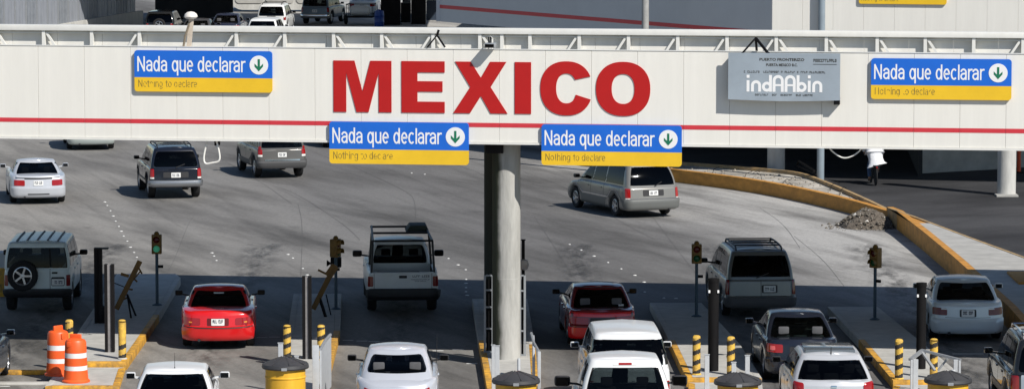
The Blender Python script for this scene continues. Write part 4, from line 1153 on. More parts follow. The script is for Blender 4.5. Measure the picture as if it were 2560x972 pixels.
# ------------------------------------------------------------------ street furniture
M_BY = mat('bollard_yellow', (.74, .46, .06), .55, var=.3, vscale=9, dirt=(.55, .36, .1))
M_BK = mat('bollard_black', (.03, .028, .026), .55, var=.3, vscale=8)
def bollard(px, py, ytop, label, worn=False, r=.09):
    p = G(px, py, IH); h = top_h(p.y, ytop) - IH - .05
    e = empty('bollard', p, 0, label, 'bollard', 'striped bollards on the islands')
    n = 28; nz = 46; v = []; fy = []; fb = []
    b = MB()
    for j in range(nz + 1):
        for k in range(n):
            a = 2 * math.pi * k / n; v.append((r * math.cos(a), r * math.sin(a), h * j / nz))
    Y = []; K = []
    for j in range(nz):
        for k in range(n):
            q = (j * n + k, j * n + (k + 1) % n, (j + 1) * n + (k + 1) % n, (j + 1) * n + k)
            ph = (h * (j + .5) / nz - r * math.cos(2 * math.pi * (k + .5) / n) * .38) / .23
            blk = (ph % 1.0) < .45
            if worn: blk = (blk and j < nz * .45) or (j > nz * .35 and 10 < k < 17 and (k * 7 + j * 5) % 11 < 5)
            (K if blk else Y).append(q)
    b.add(v, Y, 0); b.add(v, K, 1)
    b.lathe([(r, h), (r * .9, h + .03), (r * .55, h + .048), (.0001, h + .052)], n, mi=0)
    b.build('post', [M_BY, M_BK], e); MB().lathe([(r * 1.25, 0), (r * 1.25, .012), (r * 1.02, .03)], 20).build('collar', M_ISL if worn else M_BY, e)
bollard(174, 905, 798, 'yellow and black bollard mostly hidden behind the orange drums')
bollard(306, 896, 798, 'worn yellow bollard with flaked black paint beside the steel post', True)
bollard(718, 893, 811, 'striped bollard rising behind the yellow bin at left')
bollard(803, 898, 811, 'striped bollard behind the white guard panel near the steel post')
bollard(1741, 935, 837, 'striped bollard left of the black steel pipe beside the white pickups')
bollard(1827, 936, 840, 'striped bollard right of the black steel pipe near the dark sedan')
bollard(2247, 946, 846, 'striped bollard standing alone on the right island, fully visible')
bollard(2334, 944, 845, 'striped bollard behind the galvanised frame under the silver sedan')

def steel_post(px, py, ytop, w, d, label, pipe=False, cap=True, lip=False):
    p = G(px, py, IH); h = top_h(p.y, ytop) - IH
    e = empty('steel_post', p, 0, label, 'post', 'dark steel posts on the islands')
    if pipe:
        MB().lathe([(w / 2, 0), (w / 2, h)], 18).build('pipe', M_BSTEEL, e)
        MB().lathe([(w / 2 + .012, h - .06), (w / 2 + .012, h + .015), (w / 2 - .02, h + .02)], 18).build('collar', M_BSTEEL, e)
        b = MB()
        for sg in (-1, 1): b.box(sg * w * .42 - .02, sg * w * .42 + .02, -w / 2 - .004, -w / 4, h - .3, h - .24)
        b.build('reflector', M_SWHT, e)
    else:
        MB().box(-w / 2, -w / 2 + .07, -d / 2, d / 2, 0, h).build('flange', M_BSTEEL, e)
        MB().box(w / 2 - .07, w / 2, -d / 2, d / 2, 0, h).build('flange', M_BSTEEL, e)
        MB().box(-w / 2 + .071, w / 2 - .071, -d / 2 + .03, d / 2 - .03, .0, h - .003).build('web', M_BSTEEL if lip else mat('grey_web_paint', (.22, .21, .21), .5, var=.25, vscale=8), e)
        if lip: MB().box(-w / 2, w / 2 + .16, -d / 2, d / 2, h + .002, h + .03).build('top_plate', M_BSTEEL, e)
    return e
steel_post(247, 806, 622, .19, .22, 'tall flat black steel post with a lip on top, left island', lip=True)
steel_post(275, 878, 660, .22, .2, 'black H section steel post beside the worn yellow bollard')
steel_post(768, 895, 690, .21, .2, 'dark H section steel post between two striped bollards')
steel_post(1783, 925, 697, .24, .2, 'dark round steel pipe between two striped bollards', pipe=True)
steel_post(2302, 920, 708, .22, .2, 'dark round steel pipe in front of the silver sedan', pipe=True)
e = empty('steel_box', G(262, 806, IH), 0, 'low dark cabinet box beside the tall black post', 'cabinet'); MB().box(-.12, .1, -.12, .12, 0, .42).build('box', M_BSTEEL, e, bevel=.01)

M_OCH = mat('signal_ochre', (.20, .11, .02), .6, var=.4, vscale=9)
M_PBLU = mat('signal_pole_blue', (.045, .08, .11), .5, var=.2, vscale=6)
def signal(px, py, yt, yb, label, lit=False, side=False, green=False):
    p = G(px, py, IH); h0 = top_h(p.y, yb) - IH; h1 = top_h(p.y, yt) - IH
    e = empty('traffic_signal', p, 0, label, 'traffic signal', 'two lamp lane signals')
    MB().tube([(0, 0, 0), (0, 0, h0 + .02)], .04, 12).build('pole', M_PBLU, e)
    MB().lathe([(.13, 0), (.13, .015), (.05, .05)], 14).build('base_plate', M_PBLU, e)
    MB().box(.04, .16, -.03, .03, h0 - .36, h0 - .29).build('bracket', M_BSTEEL, e)
    w = .125; 
    hd = MB().box(-w, w, -.09, .11, h0, h1).build('housing', M_OCH, e, bevel=.018)
    MB().lathe([(.06, h1), (.07, h1 + .03), (.05, h1 + .06), (.03, h1 + .08)], 10).build('cap', M_OCH, e)
    H_ = h1 - h0
    for k, (f, m_) in enumerate(((.74, mat('signal_red_lens', (.10, .012, .01), .2)), (.27, mat('signal_green_lit', (.10, .55, .32), .3, emit=.12) if lit else mat('signal_green_lens', (.015, .09, .03), .2)))):
        z = h0 + H_ * f; r = .085
        MB().lathe([(.0001, -.118), (r * .6, -.112), (r, -.09), (r, -.07)], 18, c=(0, 0, z), axis='y').build('lens', m_, e)
        v = []
        b = MB(); n = 14
        for i in range(n + 1):
            a = R(-15 + 210 * i / n); c, s_ = math.cos(a), math.sin(a)
            v += [(c * (r + .012), -.08, z + s_ * (r + .012)), (c * (r + .012), -.19, z + s_ * (r + .012)), (c * (r + .024), -.19, z + s_ * (r + .024)), (c * (r + .024), -.08, z + s_ * (r + .024))]
        b.add(v, [(4 * i + q, 4 * i + (q + 1) % 4, 4 * i + 4 + (q + 1) % 4, 4 * i + 4 + q) for i in range(n) for q in range(4)]); b.build('visor', M_OCH, e)
    return e
signal(393, 762, 586, 634, 'two lamp traffic signal with its green lamp lit on the left island', lit=True)
s2 = signal(840, 772, 597, 642, 'ochre traffic signal behind the leaning yellow arm, left of the pickup')
s2.rotation_euler.z = R(65)
signal(1741, 790, 610, 658, 'ochre traffic signal beside the grey minivan mirror')
s4 = signal(2187, 798, 619, 669, 'brown traffic signal on the right island in front of the pale road')
s4.rotation_euler.z = R(-40)

M_WOOD = mat('weathered_ochre_arm', (.19, .10, .025), .75, var=.5, vscale=5, streak=(1, 1, .4))
def at_ground(px, py): return G(px, py, IH)
# broken barrier arms
p = at_ground(308, 792); Y = p.y
def AP(px, py, dy=0): return at_Y(px, py, Y + dy) - p
e = empty('barrier_arm', p, 0, 'broken folded barrier arm leaning on thin legs beside the green signal', 'barrier')
MB().beam(AP(291, 772), AP(350, 652), .13, .05, up=(0, 1, 0)).build('arm', M_WOOD, e)
MB().beam(AP(296, 762, .12), AP(345, 668, .12), .05, .05, up=(0, 1, 0)).beam(AP(302, 684, -.05), AP(322, 690, -.05), .07, .04, up=(0, 1, 0)).build('brace', M_WOOD, e)
MB().beam(AP(318, 735), AP(330, 808, -.2), .035).beam(AP(318, 735), AP(340, 790, .3), .035).build('leg', M_BSTEEL, e)
MB().beam(AP(284, 706), AP(314, 718), .02).build('strut', M_BSTEEL, e)
MB().beam(AP(300, 740, .1), AP(352, 676, .1), .035, .03, up=(0, 1, 0)).build('rail', M_WOOD, e)
for fa in (.2, .42, .64, .86): MB().beam(AP(291 + 59 * fa + 5, 772 - 120 * fa, -.03), AP(296 + 54 * fa + 12, 762 - 92 * fa, .1), .04, .03, up=(0, 1, 0)).build('slat', M_WOOD, e)
p = at_ground(800, 790); Y = p.y
e = empty('barrier_arm', p, 0, 'yellow brown barrier arm leaning up toward the dark signal', 'barrier')
MB().beam(AP(783, 772), AP(838, 662), .13, .07, up=(0, 1, 0)).build('arm', M_WOOD, e)
MB().beam(AP(820, 690), AP(838, 664), .2, .08, up=(0, 1, 0)).beam(AP(795, 674), AP(815, 684), .04, .05).build('end_plate', M_WOOD, e)
MB().beam(AP(799, 744), AP(821, 812, -.1), .06).beam(AP(815, 735, .3), AP(828, 790, .3), .03).build('leg', M_BSTEEL, e)
p = at_ground(842, 740); Y = p.y
e = empty('loudspeaker_box', AP(838, 650) + p, 0, 'black box fixed below the dark signal head', 'box'); MB().box(-.12, .16, -.12, .12, -.18, .08).build('box', M_BSTEEL, e, bevel=.02); MB().lathe([(.02, -.02), (.09, -.12)], 10, c=(-.1, 0, -.08), axis='x').build('horn', M_BSTEEL, e)

# orange drums
M_DO = mat('drum_orange', (.85, .115, .02), .45, var=.12, vscale=3)
M_DW = mat('drum_white_band', (.78, .78, .78), .4)
def drum(px, py, ytop, label, rz, tilt):
    p = G(px, py, .1); H_ = top_h(p.y, ytop) - .1
    e = empty('traffic_drum', p, rz, label, 'traffic drum', 'orange traffic drums')
    r0, r1 = .285, .235; k = lambda f: r0 * .94 + (r1 - r0 * .94) * f
    prof = [(r0 * 1.08, 0), (r0 * 1.08, .03), (r0 * .96, .06)]
    b = MB(); b.lathe([(r0 * 1.1, 0), (r0 * 1.1, .035), (r0 * .97, .07), (k(.25), H_ * .27), (k(.25) - .012, H_ * .28), (k(.38) - .012, H_ * .37), (k(.38), H_ * .38), (k(.57), H_ * .55), (k(.57) - .012, H_ * .56), (k(.7) - .012, H_ * .66), (k(.7), H_ * .67), (k(.93), H_ * .90), (r1 * .9, H_ * .95), (r1 * .5, H_ * .99), (.0001, H_)], 30)
    b.build('drum', M_DO, e)
    for a, c in ((.275, .375), (.555, .665)):
        MB().lathe([(k(a) - .005, H_ * a), (k(a) - .002, H_ * a + .002), (k(c) - .002, H_ * c - .002), (k(c) - .005, H_ * c)], 30).build('white_band', M_DW, e)
    MB().box(-.14, .14, -.03, .03, H_ * .95, H_ + .085).build('handle', M_DO, e, bevel=.028, bseg=3)
    MB().box(-.12, -.0, -r1 - .01, -r1 + .08, H_ * .80, H_ * .93).build('side_grip', M_DO, e, bevel=.03)
drum(146, 936, 822, 'orange drum with white bands standing slightly behind its twin', .9, 0)
drum(190, 953, 843, 'nearer orange drum with white bands on the kerbed pad', -.3, 0)

# yellow bins with black conical lids
M_BIN = mat('bin_yellow', (.72, .40, .03), .5, var=.22, vscale=2.5, streak=(1, 1, .3))
M_LID = mat('bin_lid_black', (.045, .045, .048), .5, var=.2, vscale=4)
def bin_(px, yrim, label, zg=IH, ground_y=None):
    p = G(px, ground_y, zg); hr = top_h(p.y, yrim) - zg
    e = empty('waste_bin', p, 0, label, 'bin', 'yellow bins with black lids')
    r = .44
    b = MB(); b.lathe([(r * .96, 0), (r * .97, .02), (r * .97, hr * .32), (r * 1.0, hr * .335), (r * 1.0, hr * .36), (r * .97, hr * .375), (r * .97, hr * .66), (r * 1.0, hr * .675), (r * 1.0, hr * .70), (r * .97, hr * .715), (r * .97, hr - .02)], 32); b.build('drum', M_BIN, e)
    l = MB(); l.lathe([(r * 1.12, hr - .09), (r * 1.15, hr - .06), (r * 1.12, hr), (r * .75, hr + .07), (r * .3, hr + .135), (.0001, hr + .15)], 32)
    lo = l.build('lid', M_LID, e, angle=25)
    for k in range(8):
        a = 2 * math.pi * (k + .3) / 8; d = Vector((math.cos(a), math.sin(a), 0))
        MB().beam(d * .08 + Vector((0, 0, hr + .150)), d * r * 1.08 + Vector((0, 0, hr + .016)), .012, .02).build('rib', M_LID, lo)
    MB().box(-.06, .06, -r * 1.15 - .02, -r * 1.12, hr - .09, hr - .03).build('latch', M_GALV, e, bevel=.005, bseg=1)
bin_(714, 908, 'yellow bin with black lid in front of the left striped bollard', IH, 1010)
bin_(1290, 945, 'yellow bin with black lid at the foot of the gantry column', IH, 1042)
bin_(1844, 948, 'yellow bin with black lid between white pickup and silver hatchback', .12, 1046)
bin_(2369, 944, 'yellow bin with black lid under the galvanised frame at right', .12, 1042)

# white guard panels and posts
M_WP = mat('white_guard_paint', (.48, .50, .52), .5, var=.12, vscale=6)
def wpost(px, py, yt, w, d, label, rnd_=False, name='guard_post'):
    p = G(px, py, .12); h = top_h(p.y, yt) - .12
    e = empty(name, p, 0, label, 'guard post', 'white guard posts')
    if rnd_: 
        MB().lathe([(w / 2, 0), (w / 2, h - .02), (w / 2 * .8, h)], 16).build('post', M_WP, e); MB().lathe([(w / 2 + .006, h * .55), (w / 2 + .006, h * .62)], 16).build('band', M_SWHT, e)
    else: 
        MB().box(-w / 2, w / 2, -d / 2, d / 2, 0, h).build('post', M_WP, e, bevel=.006, bseg=1); MB().box(-w / 2 - .01, w / 2 + .01, -d / 2 - .01, d / 2 + .01, h, h + .012).build('cap', M_WP, e)
    return e
wpost(702, 965, 857, .11, .05, 'white flat guard post left of the first striped bollard')
wpost(742, 1000, 890, .085, .08, 'white square guard post in front of the left yellow bin')
wpost(731, 1000, 913, .09, .06, 'short white guard post beside a hinge at the left yellow bin')
wpost(1233, 985, 862, .07, .05, 'thin white guard post left of the gantry column, rear one')
wpost(1243, 995, 864, .10, .04, 'white flat guard plate left of the gantry column')
wpost(1297, 1010, 895, .07, .07, 'slim pole with red round badge in front of the gantry column', True)
wpost(1767, 985, 886, .10, .05, 'white flat guard post in front of the left striped bollard pair')
wpost(1834, 985, 905, .10, .05, 'short white guard post in front of the right bollard of the pair')
wpost(1868, 985, 888, .10, .05, 'white guard post with a lip beside the dark sedan wheel')
wpost(1848, 1010, 930, .12, .1, 'round white post standing in front of the right hand bin lid', True)
wpost(1866, 1015, 957, .09, .09, 'short round white post low beside the bin between cars', True)
wpost(2382, 1010, 923, .11, .1, 'round white post in front of the far right bin', True)
wpost(2408, 1012, 947, .09, .09, 'short round white post right of the far right bin', True)
e = empty('pole_badge', at_Y(1297, 932, G(1297, 1010, .12).y - .05), 0, 'small red round badge on the slim pole', 'badge'); MB().lathe([(.0001, -.012), (.06, -.01), (.06, .01)], 16, axis='y').build('disc', M_RED, e); MB().lathe([(.0001, -.018), (.035, -.016), (.035, -.011)], 12, axis='y').build('centre', M_SWHT, e)

def gpanel(pts_px, label):
    """sheet guard: white steel post and a curved side panel running away from the viewer"""
    pass
p = G(790, 1005, IH); e = empty('guard_rail', p, 0, 'white curved steel guard panel right of the left yellow bin', 'guard rail')
def LP(px, py, dY): return at_Y(px, py, p.y + dY) - p
h = top_h(p.y, 862) - IH
MB().box(-.07, .07, -.05, .05, 0, h).build('post', M_WP, e, bevel=.006)
prof = []
nn = 8
b = MB(); v = []
for i in range(nn + 1):
    t = i / nn; y = .05 + t * 2.4; x = .08 + .05 * t + .05 * t * t; ht = h - .12 + .02 * math.sin(t * 3)
    v += [(x, y, .0), (x, y, ht), (x + .04, y, ht), (x + .04, y, 0)]
b.add(v, [(4 * i + q, 4 * i + (q + 1) % 4, 4 * i + 4 + (q + 1) % 4, 4 * i + 4 + q) for i in range(nn) for q in range(4)] + [(3, 2, 1, 0), (4 * nn, 4 * nn + 1, 4 * nn + 2, 4 * nn + 3)]); b.build('panel', M_WP, e)
MB().tube([(.10 + .05 * t + .05 * t * t, .05 + t * 2.4, h - .10 + .02 * math.sin(t * 3)) for t in [k / 8 for k in range(9)]], .035, 8).build('rail', M_GALV, e)
p = G(1348, 985, IH); e = empty('guard_rail', p, 0, 'white steel guard panel right of the gantry column', 'guard rail'); h = top_h(p.y, 878) - IH
MB().box(-.035, .035, -.04, .04, 0, h).build('post', M_WP, e, bevel=.006); MB().box(-.14, -.09, .1, 2.6, 0, h + .02).build('panel', M_WP, e, bevel=.01)
MB().tube([(-.01, 0, h), (-.12, 1.2, h + .05), (-.16, 2.6, h + .06)], .03, 8).build('rail', M_GALV, e)
# galvanised frame at right
p = G(2345, 985, .12); Y = p.y
def AP(px, py, dy=0): return at_Y(px, py, Y + dy) - p
e = empty('guard_rail', p, 0, 'galvanised steel guard frame with sloping top bar behind the far right bin', 'guard rail')
zl = 0
for (x, w_, yt) in ((2279, .05, 898), (2289, .11, 897), (2389, .09, 898), (2399, .05, 900)):
    a = AP(x, yt); MB().box(a.x - w_ / 2, a.x + w_ / 2, -.03, .03, 0, a.z).build('post', M_WP, e, bevel=.005, bseg=1)
MB().beam(AP(2303, 874, .6), AP(2402, 899), .06, .05).build('top_bar', M_GALV, e)
MB().beam(AP(2276, 898), AP(2306, 875, .6), .09, .05).build('top_bar', M_GALV, e)
MB().beam(AP(2306, 880, .5), AP(2337, 925, .2), .07, .04).beam(AP(2369, 895, .3), AP(2345, 925, .3), .05, .04).build('brace', M_GALV, e)
# tall frames either side of the column
M_FR = mat('grey_frame_steel', (.30, .32, .34), .5, .2, var=.15)
for (xa, xb, yt, yb_, lab) in ((1212, 1232, 688, 872, 'grey ladder like steel frame left of the gantry column'), (1300, 1312, 688, 880, 'grey steel frame with shelves right of the gantry column')):
    p = G((xa + xb) / 2, yb_ + 8, IH); Y = p.y
    e = empty('ladder_rack', p, 0, lab, 'frame')
    a0, a1 = AP(xa, yt), AP(xb, yt); h = a0.z
    for x in (a0.x, a1.x):
        MB().box(x - .025, x + .025, -.03, .03, 0, h).build('upright', M_FR, e)
    for f in (.0, .3, .58, .8, .99):
        MB().box(a0.x + .026, a1.x - .026, -.025, .025, h * f, h * f + .035).build('rung', M_FR, e)
    MB().box(a0.x + .03, a1.x - .03, .035, .06, 0, h * .95).build('back_sheet', M_BSTEEL, e)
p = G(1308, 800, IH); Y = p.y
e = empty('black_post', p, 0, 'thin black post rising behind the right side of the column', 'post'); a = AP(1305, 600); MB().box(-.04, .04, -.04, .04, 0, a.z).build('post', M_BSTEEL, e); MB().box(-.06, .06, -.05, .05, a.z, a.z + .02).build('cap', M_BSTEEL, e)
a = AP(1305, 660); MB().lathe([(.0001, .14), (.1, .11), (.13, 0), (.08, -.12), (.0001, -.14)], 12, c=(.02, -.1, a.z)).build('lamp_globe', mat('pinkish_globe', (.6, .5, .44), .5), e)

# ------------------------------------------------------------------ road studs and paint dashes
sm = MB().lathe([(.036, 0), (.033, .01), (.02, .018), (.0001, .02)], 12).mesh('road_stud', M_STUD)
studs = [(262, 505), (268, 514), (276, 527), (283, 540), (289, 553), (297, 566), (303, 578), (309, 590), (318, 603), (326, 618), (335, 631), (342, 643), (530, 632), (535, 640), (541, 651), (720, 636), (732, 645), (757, 671), (768, 687),
         (1094, 630), (1121, 646), (1145, 662), (1164, 674), (1165, 698), (1165, 708), (1165, 719), (1165, 729), (1168, 738), (1424, 611), (1453, 625), (1485, 640), (1520, 656), (1553, 672), (1587, 688), (1029, 433), (1062, 436), (1610, 705), (1612, 730), (1660, 745), (1690, 746)]
ORD = ['first', 'second', 'third', 'fourth', 'fifth', 'sixth', 'seventh', 'eighth', 'ninth', 'tenth', 'eleventh', 'twelfth']
ROWS = [(0, 12, 'dotted row left of green signal'), (12, 15, 'short row above the red coupe'), (15, 19, 'row above the middle steel post'), (19, 28, 'row right of the rack pickup'), (28, 34, 'diagonal row right of the column'), (34, 36, 'pair below the left hanging sign'), (36, 40, 'shaded row above the dark red sedan')]
for i, (x, y) in enumerate(studs):
    o = link('road_stud', sm, None, G(x, y) + Vector((0, 0, .001)))
    o.scale = (1.0 + .5 * (i % 3 == 0), 1.3, 1)
    for a_, b_, nm_ in ROWS:
        if a_ <= i < b_: tag(o, 'white road stud, ' + ORD[i - a_] + ' from top of ' + nm_, 'road stud', 'white road studs')
b = [(655, 843), (686, 842), (870, 850), (905, 852), (935, 853), (1095, 876), (1145, 873), (1180, 908), (2395, 884), (2420, 884), (2445, 884), (2260, 858), (1110, 895), (10, 965), (32, 960)]
dm = MB().box(-.13, .13, -.05, .05, 0, .004).mesh('paint_dash', M_PMARK, smooth=False)
for x, y in b: tag(link('paint_dash', dm, None, G(x, y) + Vector((0, 0, .003))), kind='structure')

# ------------------------------------------------------------------ left edge and far background
p = G(2, 690); e = empty('concrete_barrier', p, 0, 'white concrete barrier block at the left edge behind the off-roader', 'barrier'); MB().prism([(-1.4, 0), (.22, 0), (.2, .12), (.16, .68), (-1.3, .68)], -.3, .3).build('block', M_CONC2, e, bevel=.02)
p = G(2, 740); e = empty('yellow_post', p, 0, 'short ochre box post beside the spare wheel at the left edge', 'post'); MB().box(-.15, .14, -.1, .1, 0, .75).build('post', M_KERB, e, bevel=.02)

def at_h(px, py, h): return G(px, py, h)
# boundary wall with metal fence, upper left
A, B_ = at_h(60, 75, 1.2), at_h(352, 27, 1.2); d = (B_ - A); d.z = 0; Lf = d.length; d.normalize(); A = A - d * 16; Lf += 16
rz = math.atan2(d.y, d.x)
fe = empty('boundary_fence', (A.x, A.y, 0), rz, 'tall grey metal panel fence on a pale concrete wall, upper left', 'fence')
MB().box(0, Lf, -.15, .15, 0, 1.2).build('base_wall', M_CONC2, fe, bevel=.02)
M_FM = mat('fence_sheet', (.34, .36, .40), .55, .3, var=.15, vscale=1.5, streak=(1, 1, .3))
M_FM2 = mat('fence_mesh_sheet', (.26, .28, .31), .6, .2, var=.2, vscale=2.5)
x = 0; i = 0
while x < Lf - 1.5:
    m = MB(); w = 1.75
    for k in range(7):
        m.box(k * .25 + .01, k * .25 + .235, -.03 - (.02 if k % 2 else 0), .0, 1.21, 4.6)
    link('panel', m.mesh('panel', M_FM if i % 3 else M_FM2, smooth=False), fe, (x, 0, 0))
    link('fence_post', MB().box(-.04, .04, -.09, .05, 1.21, 4.75).mesh('fence_post', M_GALV), fe, (x, 0, 0))
    x += 1.8; i += 1
# canopy over the first checkpoint: its roof lies above the frame, its shade and posts are in view
cy0, cy1 = 231.0, 247.0
cn = empty('checkpoint_canopy', (-12, cy0, 0), 0, 'checkpoint canopy in the far background with dark posts and booths', 'building')
MB().box(-16, 12.2, 0, cy1 - cy0, 7.0, 8.2).build('roof', M_CLAD, cn)
MB().box(5.6, 14.3, -19, -.01, 7.0, 8.2).build('added_shade_roof', M_CLAD, cn)  # unseen slab added to shade the ground right of the white cars
MB().box(-14, -1.2, -13, -.01, 7.0, 8.2).build('added_shade_roof', M_CLAD, cn)  # second unseen slab, added to shade the left of the queue
def bg_box(parent, name, x0, x1, Y0, Y1, z0, z1, m, **k):
    """x0..x1 given as photo bearings at depth Y0"""
    xa, xb = at_Y(x0, 50, Y0).x + 12, at_Y(x1, 50, Y0).x + 12
    return MB().box(xa, xb, Y0 - cy0, Y1 - cy0, z0, z1).build(name, m, parent, **k)
bg_box(cn, 'post', 952, 1000, 240, 241.5, 0, 7, M_BSTEEL); bg_box(cn, 'post', 1028, 1064, 241, 242.5, 0, 7, M_BSTEEL)
bg_box(cn, 'booth_wall', 1002, 1027, 243, 243.3, 0, 1.2, M_DKW); bg_box(cn, 'booth_counter', 1006, 1026, 242, 242.9, 1.21, 1.6, M_CONC)
bg_box(cn, 'booth_window', 1002, 1008, 243, 243.2, 1.65, 3.2, M_SWHT)
bg_box(cn, 'shade_wall', 388, 582, 248, 248.4, 0, 7.5, M_DKW)  # wall in shade, the shade put into its near-black colour
bg_box(cn, 'light_panel', 1066, 1096, 246, 246.3, 1.2, 7, M_GRYC); bg_box(cn, 'panel_base', 1066, 1096, 245.6, 246.29, 0, 1.19, mat('navy_panel', (.02, .035, .06), .7))
p = at_Y(612, 12, 256); e = empty('concrete_abutment', (p.x, p.y, 0), 0, 'pale concrete abutment wall in the far background', 'wall')
MB().prism(rrect(-.95, 5.5, .12, 6, .8), 0, .5).build('wall', M_CONC2, e); 
for k in range(3): MB().prism(rrect(-.6 + 1.95 * k, 1.2 + 1.95 * k, .55, 5.8, .25), -.06, -.001).build('panel', M_CONC, e)
p = at_Y(948, 50, 236); e = empty('blue_barrel', (p.x, p.y, 0), 0, 'blue plastic barrel beside the dark posts in the background', 'barrel')
MB().lathe([(.26, 0), (.29, .05), (.29, .38), (.3, .4), (.29, .42), (.29, .75), (.3, .77), (.29, .79), (.27, 1.05), (.1, 1.1), (.1, 1.14)], 20).build('drum', mat('barrel_blue', (.015, .06, .28), .4, var=.1), e)
# marker post at the right edge
p = G(2547, 432); e = empty('marker_post', p, 0, 'orange and white marker post at the right edge beside the column', 'post')
MB().lathe([(.07, .45), (.07, .98)], 12).lathe([(.072, 0.04), (.072, .44)], 12).build('tube', mat('marker_orange', (.75, .08, .02), .5), e); MB().lathe([(.073, .99), (.073, 1.4)], 12).build('white_sleeve', M_SWHT, e); MB().lathe([(.2, 0), (.2, .03), (.09, .05)], 14).build('foot', M_BSTEEL, e)
# ------------------------------------------------------------------ vehicles
def sedan(**k):
    d = dict(name='car', cat='car', L=4.5, W=1.76, H=1.41, zb=.22, axle=.98, wb=2.68, wr=.315, rtaper=.06,
             top=[(0, .86), (.12, .93), (.6, .97), (1.2, .98), (3.2, .95), (3.6, .88), (4.3, .74), (4.5, .6)],
             cabin=dict(b0=.48, b1=3.35, t0=1.25, t1=2.5, hb=.79, ht=.63), gt=(.05, .89), gm=.08, crr=.24, cbow=.14, roofdrop=.8,
             side_windows=[(1.3, 2.15, 1.42, 2.05), (2.2, 3.0, 2.1, 2.5)], seams=[1.3, 2.18, 3.2], handles=[1.5, 2.3], exhaust=-.45, bow=.12, rr=.28)
    d.update(k); return vehicle(**d)
def suv(**k):
    d = dict(name='sport_utility_vehicle', cat='car', L=4.5, W=1.78, H=1.70, zb=.36, axle=.88, wb=2.75, wr=.365, ww=.24,
             top=[(0, 1.05), (3.1, 1.06), (3.4, 1.03), (4.3, .95), (4.5, .8)],
             cabin=dict(b0=.09, b1=3.35, t0=.32, t1=2.6, hb=.83, ht=.68), gt=(.08, .84), gm=.09, crr=.13, cbow=.05, roofdrop=.6,
             side_windows=[(.35, 1.15, .5, 1.15), (1.25, 2.05, 1.25, 2.0), (2.15, 3.0, 2.1, 2.6)], seams=[1.2, 2.1, 3.1], handles=[1.35, 2.3], bow=.05, rr=.16)
    d.update(k); return vehicle(**d)

silver = paint('silver_paint', (.50, .52, .55), .3, .35)
# --- silver coupe, far left
sedan(label='silver two door coupe with rear spoiler at the far left of the open road', at=(97, 512), rz=9.6, paint=paint('coupe_silver', (.56, .58, .62), .3, .3), L=4.6, W=1.84, H=1.33,
      top=[(0, .84), (.1, .90), (.7, .93), (1.3, .95), (3.3, .92), (4.3, .76), (4.6, .6)], cabin=dict(b0=.75, b1=3.3, t0=1.45, t1=2.35, hb=.78, ht=.61), wr=.33,
      side_windows=[(1.35, 1.75, 1.55, 1.8), (1.85, 2.95, 1.85, 2.4)], seams=[1.6, 3.1], handles=[1.8],
      panels=[('bumper', -.95, .95, .27, .56, paint('coupe_silver', (0, 0, 0)), .02, False), ('tail_light', .44, .80, .62, .80, M_RED, .012, True), ('spoiler', -.7, .7, .862, .90, paint('coupe_silver', (0, 0, 0)), .06, False), ('spoiler_gap', -.45, .45, .835, .858, M_BLK, .01, False), ('bumper_slot', -.35, .35, .33, .37, M_BLK, .024, False)],
      plate=(0, .71, None), aerial=None)
# --- navy SUV with silver bumper
suv(glass=M_GLASS_D, label='dark navy off-roader with silver rear bumper beside the hanging cable loop', at=(441, 499), rz=11.5, paint=paint('navy_paint', (.008, .010, .018), .2, 0, .5), L=4.6, W=1.78, H=1.70, zb=.38,
    panels=[('bumper', -.93, .93, .45, .63, mat('bumper_silver', (.34, .35, .37), .28, .8), .05, False), ('tail_light', .72, .86, .74, 1.0, M_RED, .014, True), ('reverse_light', .72, .86, .685, .735, M_CLR, .014, True), ('plate_recess', -.42, .42, .72, .90, M_BLK, .004, False)],
    gaps=[(-.7, .7, .695, .705)], plate=(0, .80, None), rack=(.5, 2.5, .56, 3, M_BLK), wiper=(0, .3), exhaust=.4, wstyle='steel', side_panels=[('side_moulding', .5, 4.0, .25, .32, M_BLK, .012)], mirror_mat=M_BLK)
# --- silver compact SUV
M_TAN = paint('pewter_paint', (.13, .125, .118), .28, .3)
suv(label='pewter compact off-roader with dark lower cladding heading left under the beam', at=(707, 447), rz=15, paint=M_TAN, L=4.4, W=1.78, H=1.68, zb=.36, cabpaint=M_TAN,
    panels=[('bumper', -.95, .95, .38, .66, mat('grey_cladding', (.07, .07, .072), .6), .04, False), ('bumper_trim', -.62, .62, .62, .665, M_CHR, .052, False), ('tail_light', .70, .86, .84, 1.03, M_RED, .014, True), ('reverse_light', .70, .86, .77, .835, M_CLR, .014, True)],
    cab_panels=[('tail_light', .74, .86, .02, .16, M_RED, .012, True)], plate=(0, .83, None), rack=(.4, 2.4, .56, 2, M_BLK), exhaust=-.4,
    side_panels=[('side_cladding', .35, 4.0, .02, .3, mat('grey_cladding', (0, 0, 0)), .014)], mirror_mat=M_BLK)
